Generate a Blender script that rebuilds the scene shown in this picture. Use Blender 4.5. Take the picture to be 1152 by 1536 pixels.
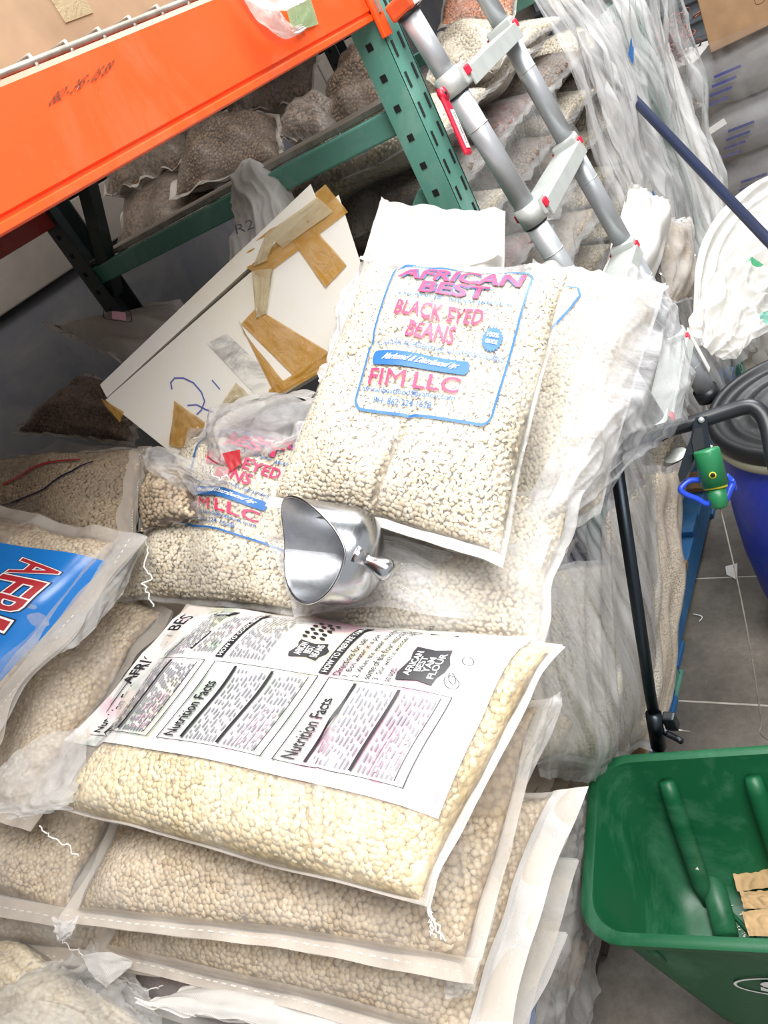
import bpy, bmesh, math, random
import numpy as np
from mathutils import Vector, Matrix

random.seed(7); RNG = np.random.RandomState(7)
sc = bpy.context.scene
for o in list(bpy.data.objects): bpy.data.objects.remove(o)
COL = sc.collection

# ------------------------------------------------------------------ camera
FPX = 1150.0; CX, CY = 576.0, 768.0
R3 = np.array([[0.78026054, -0.09545741, -0.61812731],
               [0.42034005, -0.65179488, 0.63125088],
               [-0.46314979, -0.75236382, -0.46844526]])      # world <- (image right, image down, forward)
CAM = np.array([0.0, 0.0, 1.68])
cam_d = bpy.data.cameras.new('camera'); cam = bpy.data.objects.new('camera', cam_d); COL.objects.link(cam)
cam_d.sensor_fit = 'VERTICAL'; cam_d.sensor_height = 24.0; cam_d.lens = FPX / 1536.0 * 24.0
cam_d.clip_start = 0.02; cam_d.clip_end = 60
mw = Matrix.Identity(4)
for i in range(3):
    mw[i][0] = R3[i, 0]; mw[i][1] = -R3[i, 1]; mw[i][2] = -R3[i, 2]; mw[i][3] = CAM[i]
cam.matrix_world = mw
sc.camera = cam

# ------------------------------------------------------------------ light
w = bpy.data.worlds.new('world'); sc.world = w; w.use_nodes = True
w.node_tree.nodes['Background'].inputs[0].default_value = (0.95, 0.97, 1.0, 1)
w.node_tree.nodes['Background'].inputs[1].default_value = 0.43
def area(name, loc, target, sx, sy, power, col=(1, 1, 1)):
    l = bpy.data.lights.new(name, 'AREA'); l.shape = 'RECTANGLE'; l.size = sx; l.size_y = sy; l.energy = power; l.color = col
    o = bpy.data.objects.new(name, l); COL.objects.link(o); o.location = loc
    d = Vector(target) - Vector(loc); o.rotation_euler = d.to_track_quat('-Z', 'Y').to_euler(); return o
area('aisle_light', (0.55, 0.3, 3.6), (-0.6, 0.7, 0.8), 1.3, 2.8, 116, (1, 0.985, 0.96))
area('aisle_light', (0.2, 3.4, 3.8), (-0.3, 2.6, 0.5), 1.0, 2.6, 130, (0.96, 0.98, 1.0))
sc.view_settings.view_transform = 'Standard'; sc.view_settings.look = 'None'
sc.view_settings.gamma = 1.0; sc.view_settings.use_curve_mapping = False
sc.view_settings.exposure = 0.66
try:
    sc.cycles.transparent_max_bounces = 24; sc.cycles.max_bounces = 8
    sc.cycles.caustics_reflective = False; sc.cycles.caustics_refractive = False
except Exception: pass

# ------------------------------------------------------------------ points: a pixel sight line met with a depth or a plane
def ray(px, py): return R3 @ np.array([px - CX, py - CY, FPX])
def D(px, py, t): return CAM + ray(px, py) / FPX * t
def AX(px, py, x): r = ray(px, py); return CAM + r * ((x - CAM[0]) / r[0])
def AY(px, py, y): r = ray(px, py); return CAM + r * ((y - CAM[1]) / r[1])
def AZ(px, py, z): r = ray(px, py); return CAM + r * ((z - CAM[2]) / r[2])
def nrm(v): v = np.array(v, float); return v / np.linalg.norm(v)
def AP(px, py, P0, n): r = ray(px, py); n = nrm(n); return CAM + r * (np.dot(np.array(P0) - CAM, n) / np.dot(r, n))
def proj(P):
    q = (np.asarray(P) - CAM) @ R3
    return np.stack([q[..., 0] / q[..., 2] * FPX + CX, q[..., 1] / q[..., 2] * FPX + CY], -1)

# ------------------------------------------------------------------ materials
def lin(h):
    h = h.lstrip('#'); c = [int(h[i:i + 2], 16) / 255 for i in (0, 2, 4)]
    return tuple(((x / 12.92) if x <= 0.04045 else ((x + 0.055) / 1.055) ** 2.4) for x in c) + (1,)
class NT:
    def __init__(s, name):
        s.m = bpy.data.materials.new(name); s.m.use_nodes = True; s.t = s.m.node_tree; s.t.nodes.clear()
        s.out = s.n('ShaderNodeOutputMaterial'); s.tc = s.n('ShaderNodeTexCoord')
    def n(s, k, **kw):
        nd = s.t.nodes.new(k)
        for a, b in kw.items(): setattr(nd, a, b)
        return nd
    def l(s, a, b): s.t.links.new(a, b)
    def mapn(s, scale=(1, 1, 1), rot=(0, 0, 0)):
        m = s.n('ShaderNodeMapping'); m.inputs['Scale'].default_value = scale; m.inputs['Rotation'].default_value = rot
        s.l(s.tc.outputs['Object'], m.inputs['Vector']); return m.outputs[0]
    def noise(s, scale, detail=3, rough=.55, vec=None, dist=0):
        x = s.n('ShaderNodeTexNoise'); x.inputs['Scale'].default_value = scale; x.inputs['Detail'].default_value = detail
        x.inputs['Roughness'].default_value = rough; x.inputs['Distortion'].default_value = dist
        s.l(vec if vec else s.tc.outputs['Object'], x.inputs['Vector']); return x.outputs['Fac']
    def vor(s, scale, feature='F1', vec=None, rnd=1):
        x = s.n('ShaderNodeTexVoronoi', feature=feature); x.inputs['Scale'].default_value = scale; x.inputs['Randomness'].default_value = rnd
        s.l(vec if vec else s.tc.outputs['Object'], x.inputs['Vector']); return x
    def ramp(s, fac, stops):
        r = s.n('ShaderNodeValToRGB'); e = r.color_ramp.elements
        while len(e) < len(stops): e.new(.5)
        for i, (p, c) in enumerate(stops):
            e[i].position = p; e[i].color = lin(c) if isinstance(c, str) else ((c, c, c, 1) if not isinstance(c, tuple) else c)
        s.l(fac, r.inputs[0]); return r.outputs[0]
    def mix(s, fac, a, b):
        x = s.n('ShaderNodeMix', data_type='RGBA')
        if isinstance(fac, float): x.inputs[0].default_value = fac
        else: s.l(fac, x.inputs[0])
        for i, v in ((6, a), (7, b)):
            if isinstance(v, (str,)): x.inputs[i].default_value = lin(v)
            elif isinstance(v, tuple): x.inputs[i].default_value = v
            else: s.l(v, x.inputs[i])
        return x.outputs[2]
    def math(s, op, a, b=0.0):
        x = s.n('ShaderNodeMath', operation=op)
        for i, v in ((0, a), (1, b)):
            if isinstance(v, (int, float)): x.inputs[i].default_value = v
            else: s.l(v, x.inputs[i])
        return x.outputs[0]
    def bump(s, h, strength=.5, dist=.002):
        b = s.n('ShaderNodeBump'); b.inputs['Strength'].default_value = strength; b.inputs['Distance'].default_value = dist
        s.l(h, b.inputs['Height']); return b.outputs[0]
    def pbr(s, col, rough=.5, metal=0, bump=None, spec=.5, **kw):
        p = s.n('ShaderNodeBsdfPrincipled')
        if isinstance(col, str): p.inputs['Base Color'].default_value = lin(col)
        else: s.l(col, p.inputs['Base Color'])
        if isinstance(rough, (int, float)): p.inputs['Roughness'].default_value = rough
        else: s.l(rough, p.inputs['Roughness'])
        p.inputs['Metallic'].default_value = metal; p.inputs['Specular IOR Level'].default_value = spec
        for k, v in kw.items(): p.inputs[k.replace('_', ' ')].default_value = v
        if bump is not None: s.l(bump, p.inputs['Normal'])
        return p.outputs[0]
    def done(s, sh): s.l(sh, s.out.inputs['Surface']); return s.m

def m_plain(name, col, rough=.5, metal=0, var=.12, scale=30, bump=.15, spec=.5):
    t = NT(name); n = t.noise(scale, 4)
    c = t.mix(t.ramp(n, [(.35, 0.0), (.7, 1.0)]), col, tuple(min(1, max(0, x * (1 - var * 2))) for x in lin(col)[:3]) + (1,))
    return t.done(t.pbr(c, rough, metal, t.bump(n, bump, .001), spec))
def m_print(name, col, rough=.45, holes=.0):
    t = NT(name); n = t.noise(160, 3)
    p = t.pbr(col, rough)
    if holes:
        tr = t.n('ShaderNodeBsdfTransparent'); mx = t.n('ShaderNodeMixShader')
        t.l(t.ramp(n, [(.5 - .12 + holes * .2, 0.0), (.5 + holes * .2, 1.0)]), mx.inputs[0]); mx.inputs[0].default_value = 1
        r = t.ramp(t.noise(90, 5, .7), [(max(0, holes - .12), 0.0), (holes, 1.0)])
        t.l(r, mx.inputs[0]); t.l(tr.outputs[0], mx.inputs[1]); t.l(p, mx.inputs[2]); p = mx.outputs[0]
    return t.done(p)
def m_beans(name, c1, c2, c3):
    t = NT(name); g = t.n('ShaderNodeNewGeometry')
    c = t.ramp(g.outputs['Random Per Island'], [(0, c1), (.5, c2), (1, c3)])
    return t.done(t.pbr(c, .5, 0, t.bump(t.noise(500, 2), .1, .0005)))
def m_fill(name, c1, c2, gap, scale=130):
    t = NT(name); v = t.vor(scale); d = v.outputs['Distance']
    sep = t.n('ShaderNodeSeparateColor'); t.l(v.outputs['Color'], sep.inputs[0])
    c = t.mix(sep.outputs[0], c1, c2); c = t.mix(t.ramp(d, [(.42, 0.0), (.75, 1.0)]), c, gap)
    h = t.math('SUBTRACT', 1.0, d)
    return t.done(t.pbr(c, .55, 0, t.bump(h, .8, .004)))
def m_film(name, haze=(.10, .45), nscale=9, stretch=(1, 1, 1), rot=(0, 0, 0), rough=.22, bump=.5, tint='#f1f0ee', gloss=.5, bscale=30, dist=.6, det=5, rgh=.65):
    """thin polythene: mostly clear, hazy in patches, painted highlight streaks on stretch film, glossy"""
    t = NT(name); vec = t.mapn(stretch, rot)
    n = t.noise(nscale, det, rgh, vec, dist); n2 = t.noise(bscale, 4, .6, vec, dist * 2)
    hz = t.ramp(n, [(.38, haze[0]), (.68, haze[1])])
    bp = t.bump(n2, bump, .006)
    df = t.n('ShaderNodeBsdfDiffuse'); df.inputs[0].default_value = lin(tint); t.l(bp, df.inputs['Normal'])
    tl = t.n('ShaderNodeBsdfTranslucent'); tl.inputs[0].default_value = lin(tint)
    dd = t.n('ShaderNodeMixShader'); dd.inputs[0].default_value = .35; t.l(df.outputs[0], dd.inputs[1]); t.l(tl.outputs[0], dd.inputs[2])
    tr = t.n('ShaderNodeBsdfTransparent'); m1 = t.n('ShaderNodeMixShader')
    t.l(hz, m1.inputs[0]); t.l(tr.outputs[0], m1.inputs[1]); t.l(dd.outputs[0], m1.inputs[2])
    gl = t.n('ShaderNodeBsdfGlossy'); gl.inputs['Roughness'].default_value = rough; t.l(bp, gl.inputs['Normal'])
    lw = t.n('ShaderNodeLayerWeight'); lw.inputs[0].default_value = .25; t.l(bp, lw.inputs['Normal'])
    f = t.math('MULTIPLY', lw.outputs['Fresnel'], gloss)
    m2 = t.n('ShaderNodeMixShader'); t.l(f, m2.inputs[0]); t.l(m1.outputs[0], m2.inputs[1]); t.l(gl.outputs[0], m2.inputs[2])
    return t.done(m2.outputs[0])
def m_woven(name, col='#f4f1ee', alpha=.7):
    t = NT(name)
    wv = t.n('ShaderNodeTexWave'); wv.inputs['Scale'].default_value = 160; t.l(t.mapn((1, 1, 1), (.3, .2, .4)), wv.inputs[0])
    wx = t.n('ShaderNodeTexWave', bands_direction='Y'); wx.inputs['Scale'].default_value = 160; t.l(t.mapn((1, 1, 1), (.3, .2, .4)), wx.inputs[0])
    h = t.math('ADD', wv.outputs['Fac'], wx.outputs['Fac'])
    p = t.pbr(col, .5, 0, t.bump(h, .25, .001))
    tl = t.n('ShaderNodeBsdfTranslucent'); tl.inputs[0].default_value = lin(col)
    m0 = t.n('ShaderNodeMixShader'); m0.inputs[0].default_value = .25; t.l(p, m0.inputs[1]); t.l(tl.outputs[0], m0.inputs[2])
    tr = t.n('ShaderNodeBsdfTransparent'); mx = t.n('ShaderNodeMixShader')
    a = t.ramp(t.noise(12, 3), [(.3, alpha - .12), (.7, min(1, alpha + .12))])
    t.l(a, mx.inputs[0]); t.l(tr.outputs[0], mx.inputs[1]); t.l(m0.outputs[0], mx.inputs[2])
    return t.done(mx.outputs[0])
def m_dusty(name, base, dust, amt=(.45, .75), rough=.45, scale=6, metal=0, scratch=True, bump=.2):
    t = NT(name); n = t.noise(scale, 8, .7, None, .8)
    c = t.mix(t.ramp(n, [(amt[0], 0.0), (amt[1], 1.0)]), base, dust)
    if scratch:
        s = t.noise(60, 6, .8, t.mapn((1, .25, 1), (.4, .9, .3)))
        c = t.mix(t.ramp(s, [(.66, 0.0), (.74, .7)]), c, dust)
    return t.done(t.pbr(c, rough, metal, t.bump(t.noise(90, 4), bump, .001)))
def m_brushed(name, col, rough=.3, scale=(4, 4, 140)):
    t = NT(name); n = t.noise(14, 4, .6, t.mapn(scale)); c = t.mix(n, col, tuple(x * .75 for x in lin(col)[:3]) + (1,))
    return t.done(t.pbr(c, t.math('ADD', t.math('MULTIPLY', n, .2), rough - .1), 1, t.bump(n, .12, .0006)))

M = dict(
    yam=m_beans('peeled_bean', '#d6bd8b', '#e8d4a6', '#f2e4c0'), yam_f=m_fill('peeled_fill', '#cfb788', '#cdb585', '#b39b6e', 110),
    tan=m_beans('tan_bean', '#c4ab88', '#d5bf9e', '#e2d0b2'), tan_f=m_fill('tan_fill', '#bfa684', '#b29a78', '#957e60', 120),
    bep=m_beans('cream_bean', '#d3c3a4', '#e2d5bb', '#efe5d0'), bep_f=m_fill('cream_fill', '#cbbb9c', '#b5a486', '#84745c', 120),
    eye=m_plain('bean_eye', '#3b3330', .5), brown=m_beans('brown_bean', '#66503b', '#816750', '#9a8067'),
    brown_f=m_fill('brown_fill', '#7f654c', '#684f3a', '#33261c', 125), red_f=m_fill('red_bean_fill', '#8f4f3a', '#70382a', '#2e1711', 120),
    film=m_film('clear_film', (.12, .36), 9, rough=.2, bump=.4, gloss=.35), hazy=m_film('hazy_film', (.26, .62), 7, rough=.28, bump=.4, gloss=.3),
    tail=m_film('milky_film', (.30, .7), 8, rough=.2, bump=.5, bscale=12, gloss=.4, tint='#ecebea'),
    stretch=m_film('stretch_film', (.08, .66), 5, (1, 6, .35), (.25, 0, 0), .14, .5, '#ffffff', .5, 7, .2, 3, .5),  # white haze streaks stand in for highlights on the film
    stretch2=m_film('stretch_film_heavy', (.22, .72), 7, (1, 4, 1.2), (.6, .2, 0), .22, .45, '#eeeff3', .4, 9),
    woven=m_woven('woven_plastic', '#eee4d8', .5), woven_w=m_woven('white_woven', '#e6e3df', .93), poly=m_film('white_poly', (.82, .97), 10, rough=.3, bump=.4, bscale=14, tint='#ebe9e4', gloss=.25),
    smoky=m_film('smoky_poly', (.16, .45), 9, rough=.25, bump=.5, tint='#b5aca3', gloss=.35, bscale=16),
    red=m_print('red_ink', '#e83a66', .45, .30), blue=m_print('blue_ink', '#2565a6', .45, .30), dred=m_print('dark_red_ink', '#b32a33'),
    navy=m_print('navy_ink', '#1c2440'), lblue=m_print('blue_panel_ink', '#1f78c8', .25), black=m_print('black_ink', '#26262a'), grey_ink=m_print('grey_ink', '#808087'),
    stain=m_print('yellow_stain_ink', '#ddd2a2'), pink_ink=m_print('pink_ink', '#d9a6b8'), wink=m_print('white_ink', '#f4f4f2'), marker=m_print('marker_ink', '#2c3c96'), brownink=m_print('stencil_ink', '#6b3a22'),
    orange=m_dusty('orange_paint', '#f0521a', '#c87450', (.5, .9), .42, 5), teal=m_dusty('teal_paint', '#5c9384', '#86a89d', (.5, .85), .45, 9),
    shaded_teal=m_dusty('shaded_teal', '#2b3534', '#4c5653', (.5, .85), .55, 9), dark_teal=m_dusty('dark_teal_paint', '#3d6e62', '#6c9085', (.5, .85), .5, 9), darkhole=m_plain('hole_dark', '#0c0c0e', .9), shaded_orange=m_dusty('shaded_orange_paint', '#8e2318', '#a35a44', (.5, .8), .5),
    galv=m_dusty('galvanised_wire', '#a9a49b', '#847a6c', (.4, .7), .45, 20, .6), alu=m_plain('aluminium', '#bcbfc3', .42, .5, .06, 20, .05), alu_l=m_plain('rung_aluminium', '#c9cdc9', .4, .35, .06),
    steel=m_brushed('polished_scoop', '#c4c7cb', .24, (90, 6, 6)), scoop_in=m_dusty('scoop_aluminium', '#b2b4b8', '#8f9196', (.4, .7), .32, 14, .9),
    redp=m_plain('red_plastic', '#d8213f', .4), orangep=m_plain('orange_plastic', '#df5a2e', .45), blackp=m_plain('black_plastic', '#1e2226', .38, var=.05), navyp=m_plain('navy_tube', '#1a2440', .35, var=.05),
    tube=m_brushed('dark_tube', '#3d444b', .35), green=m_dusty('green_plastic', '#125836', '#5f9478', (.5, .95), .42, 5), greenp=m_plain('green_grip', '#23774a', .35, var=.05),
    bluep=m_plain('blue_lever_plastic', '#2349c9', .35, var=.05), yellow=m_plain('yellow_plastic', '#ddd335', .4), barrel=m_dusty('blue_drum_plastic', '#2038b4', '#5064ad', (.5, .9), .42, 6),
    lid=m_dusty('black_lid', '#17181a', '#7d7c78', (.6, .85), .45, 9), ring=m_dusty('lid_band', '#b9b7a2', '#8a8667', (.5, .8), .4, 8, .5),
    white=m_plain('white_plastic', '#e9e7e2', .5, var=.05), card=m_plain('cardboard', '#b08a66', .8, var=.12, scale=12), cardd=m_plain('dirty_cardboard', '#a5896b', .85, var=.2, scale=8),
    kraft=m_plain('kraft_paper', '#c9a67a', .8, var=.12, scale=25), foam=m_dusty('white_board', '#dcd8cf', '#d8cfb6', (.45, .8), .6, 4, 0, False), wood_dark=m_plain('shaded_wood', '#3f372f', .85, var=.2), wood=m_plain('pallet_wood', '#b08e66', .8, var=.2),
    tape=m_film('brown_tape', (.72, .95), 14, rough=.25, bump=.5, tint='#c6963f'), tape2=m_film('pale_tape', (.7, .9), 14, rough=.25, bump=.5, tint='#d2c29c'), greentape=m_film('green_tape', (.85, .95), 10, rough=.4, bump=.3, tint='#a9dc8e'),
    pblue=m_dusty('blue_pallet_paint', '#2a6ba3', '#55809f', (.45, .8), .7, 7), pdark=m_dusty('dark_blue_block', '#1f3f5c', '#33546d', (.45, .8), .8, 7),
    wall=m_dusty('wall_block', '#625a52', '#766c62', (.4, .7), .85, 3, 0, False), wall_shaded=m_dusty('shaded_block', '#414045', '#56534f', (.4, .7), .85, 3, 0, False),
    ceil=m_plain('ceiling_sheet', '#8a8c8f', .9), shutter=m_plain('shutter_steel', '#8f959b', .5, .4), thread=m_plain('sewing_thread', '#efece6', .8),
    grey_s=m_dusty('grey_sack', '#8f9095', '#a7a6a6', (.4, .7), .6, 4, 0, False), chain=m_plain('rusty_chain', '#8d5b50', .7, .2), skin=m_plain('debris', '#e4e0d4', .8),
)
def m_floor():
    t = NT('concrete_tile'); n = t.noise(5, 9, .7); n2 = t.noise(60, 6, .7)
    c = t.ramp(n, [(.3, '#5b564f'), (.5, '#746d64'), (.72, '#8b847a')]); c = t.mix(t.ramp(n2, [(.35, 0.0), (.75, .5)]), c, '#4a453f')
    return t.done(t.pbr(c, t.ramp(n, [(.3, .35), (.7, .6)]), 0, t.bump(n2, .3, .002)))
M['floor'] = m_floor(); M['grout'] = m_plain('pale_grout', '#c5c0b5', .9)
def m_panel():
    t = NT('label_panel'); n = t.noise(9, 2, .5, None, 1.5); n2 = t.noise(7, 2, .5, t.mapn((1, 1, 1), (1, 2, 3)), 1.0)
    c = t.ramp(n, [(.3, '#a9b5a8'), (.44, '#dddbd8'), (.54, '#e2dfde'), (.66, '#d9aab8'), (.8, '#a3a0ae')])
    c = t.mix(t.ramp(n2, [(.58, 0.0), (.72, .7)]), c, '#e6dcae'); return t.done(t.pbr(c, .35, 0, t.bump(t.noise(25, 4, .6), .25, .004)))
M['panel'] = m_panel()

# ------------------------------------------------------------------ object helpers
def tag(o, label=None, cat=None, group=None, kind=None):
    if label: o['label'] = label
    if cat: o['category'] = cat
    if group: o['group'] = group
    if kind: o['kind'] = kind
    return o
def empty(name, loc, label, cat, group=None):
    o = bpy.data.objects.new(name, None); COL.objects.link(o); o.location = tuple(loc); o.empty_display_size = .05
    return tag(o, label, cat, group)
def mesh(name, V, F, mats, parent=None, smooth=True, mi=None, kind=None, base=None):
    """mesh from world coordinates; its origin is its parent's origin, or its own base"""
    V = np.asarray(V, dtype=np.float64).reshape(-1, 3)
    if parent is not None:
        off = np.array(parent.location) if parent.parent is None else np.array(parent.location) * 0 + np.array(parent.parent.location)
    else: off = np.array(base) if base is not None else np.array([V[:, 0].mean(), V[:, 1].mean(), V[:, 2].min()])
    me = bpy.data.meshes.new(name); V = V - off
    if isinstance(F, np.ndarray) and F.ndim == 2:
        k = F.shape[1]; me.vertices.add(len(V)); me.vertices.foreach_set('co', V.ravel())
        me.loops.add(F.size); me.loops.foreach_set('vertex_index', F.ravel().astype(np.int32))
        me.polygons.add(len(F)); me.polygons.foreach_set('loop_start', np.arange(0, F.size, k, dtype=np.int32))
        me.update(calc_edges=True)
    else: me.from_pydata(V.tolist(), [], [list(map(int, f)) for f in F]); me.update()
    for m in (mats if isinstance(mats, (list, tuple)) else [mats]): me.materials.append(m)
    if mi is not None: me.polygons.foreach_set('material_index', np.asarray(mi, dtype=np.int32))
    me.polygons.foreach_set('use_smooth', np.full(len(me.polygons), smooth))
    me.validate(); me.update()
    o = bpy.data.objects.new(name, me); COL.objects.link(o)
    if parent is not None: o.parent = parent
    else: o.location = tuple(off)
    if parent is not None and parent.parent is None and parent.type == 'MESH': pass
    if kind: o['kind'] = kind
    return o
class MB:
    def __init__(s): s.V = []; s.F = []; s.mi = []
    def add(s, V, F, mi=0):
        b = len(s.V); s.V += [tuple(v) for v in V]; s.F += [[b + int(i) for i in f] for f in F]; s.mi += [mi] * len(F); return s
    def box(s, c, h, axes=None, bev=0.0, mi=0):
        c = np.array(c, float); A = np.eye(3) if axes is None else np.array(axes, float); h = np.array(h, float)
        bv = min(bev, *(h * .9)) if bev else 0
        if not bv:
            P = [c + A.T @ (h * np.array(q)) for q in [(-1,-1,-1),(1,-1,-1),(1,1,-1),(-1,1,-1),(-1,-1,1),(1,-1,1),(1,1,1),(-1,1,1)]]
            return s.add(P, [(0,3,2,1),(4,5,6,7),(0,1,5,4),(1,2,6,5),(2,3,7,6),(3,0,4,7)], mi)
        bm = bmesh.new(); bmesh.ops.create_cube(bm, size=2)
        for v in bm.verts: v.co = Vector((v.co.x * h[0], v.co.y * h[1], v.co.z * h[2]))
        bmesh.ops.bevel(bm, geom=bm.edges[:], offset=bv, segments=2, affect='EDGES', profile=.5)
        bm.verts.index_update(); P = [c + A.T @ np.array(v.co) for v in bm.verts]; F = [[v.index for v in f.verts] for f in bm.faces]; bm.free()
        return s.add(P, F, mi)
    def tube(s, pts, r, seg=10, cap=True, mi=0, flat=1.0):
        pts = [np.array(p, float) for p in pts]; n = len(pts); rs = r if isinstance(r, (list, tuple, np.ndarray)) else [r] * n
        T = [nrm(pts[min(i + 1, n - 1)] - pts[max(i - 1, 0)]) for i in range(n)]
        up = np.array([0, 0, 1.0]) if abs(T[0][2]) < .9 else np.array([1.0, 0, 0]); x = nrm(np.cross(T[0], up)); V = []
        for i in range(n):
            x = nrm(x - T[i] * np.dot(x, T[i])); y = np.cross(T[i], x)
            for k in range(seg):
                a = 2 * math.pi * k / seg; V.append(pts[i] + rs[i] * (math.cos(a) * x + flat * math.sin(a) * y))
        F = [(i * seg + k, i * seg + (k + 1) % seg, (i + 1) * seg + (k + 1) % seg, (i + 1) * seg + k) for i in range(n - 1) for k in range(seg)]
        if cap: F += [tuple(range(seg))[::-1], tuple((n - 1) * seg + k for k in range(seg))]
        return s.add(V, F, mi)
    def lathe(s, c, prof, seg=40, axis=None, mi=0, closed=False):
        c = np.array(c, float); ax = nrm(axis) if axis is not None else np.array([0, 0, 1.0])
        up = np.array([1.0, 0, 0]) if abs(ax[0]) < .9 else np.array([0, 1.0, 0]); x = nrm(np.cross(ax, up)); y = np.cross(ax, x); V = []
        for r, z in prof:
            for k in range(seg): a = 2 * math.pi * k / seg; V.append(c + ax * z + r * (math.cos(a) * x + math.sin(a) * y))
        n = len(prof); F = [(i * seg + k, i * seg + (k + 1) % seg, (i + 1) * seg + (k + 1) % seg, (i + 1) * seg + k) for i in range(n - 1) for k in range(seg)]
        F += [tuple(range(seg))[::-1], tuple((n - 1) * seg + k for k in range(seg))]
        return s.add(V, F, mi)
    def prism(s, P, d, mi=0):
        """polygon P (world points) extruded by vector d"""
        P = [np.array(p, float) for p in P]; d = np.array(d, float); n = len(P)
        V = P + [p + d for p in P]; F = [tuple(range(n))[::-1], tuple(range(n, 2 * n))] + [(i, (i + 1) % n, n + (i + 1) % n, n + i) for i in range(n)]
        return s.add(V, F, mi)
    def build(s, name, mats, parent=None, smooth=False, kind=None, base=None):
        return mesh(name, s.V, s.F, mats, parent, smooth, s.mi, kind, base)
def autosmooth(o, ang=40):
    me = o.data; bm = bmesh.new(); bm.from_mesh(me)
    for e in bm.edges:
        if len(e.link_faces) == 2 and e.calc_face_angle(0) > math.radians(ang): e.smooth = False
    for f in bm.faces: f.smooth = True
    bm.to_mesh(me); bm.free(); return o

# smooth random fields (sums of sines)
class Field:
    def __init__(s, seed, f=1.0, n=9, an=(1, 1)):
        r = np.random.RandomState(seed); a = r.uniform(0, 2 * math.pi, n); k = f * r.uniform(.5, 1.7, n)
        s.kx = np.cos(a) * k * an[0]; s.ky = np.sin(a) * k * an[1]; s.p = r.uniform(0, 6.28, n); s.n = n
    def __call__(s, x, y):
        x = np.asarray(x)[..., None]; y = np.asarray(y)[..., None]
        return np.sin(2 * math.pi * (x * s.kx + y * s.ky) + s.p).sum(-1) / s.n ** .5 * .8
    def ridge(s, x, y): return 1 - 2 * np.abs(np.tanh(1.6 * s(x, y)))

def grid_faces(nu, nv):
    i = np.arange(nu - 1)[:, None]; j = np.arange(nv - 1)[None, :]; a = (i * nv + j).ravel()
    return np.stack([a, a + nv, a + nv + 1, a + 1], 1)

ICO = None
def bean_template(hi):
    bm = bmesh.new()
    if hi: bmesh.ops.create_uvsphere(bm, u_segments=7, v_segments=5, radius=1)
    else: bmesh.ops.create_icosphere(bm, subdivisions=1, radius=1)
    bmesh.ops.triangulate(bm, faces=bm.faces[:]); bm.verts.index_update()
    V = np.array([v.co[:] for v in bm.verts]); F = np.array([[v.index for v in f.verts] for f in bm.faces]); bm.free(); return V, F
TPL = {True: bean_template(True), False: bean_template(False)}

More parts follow.
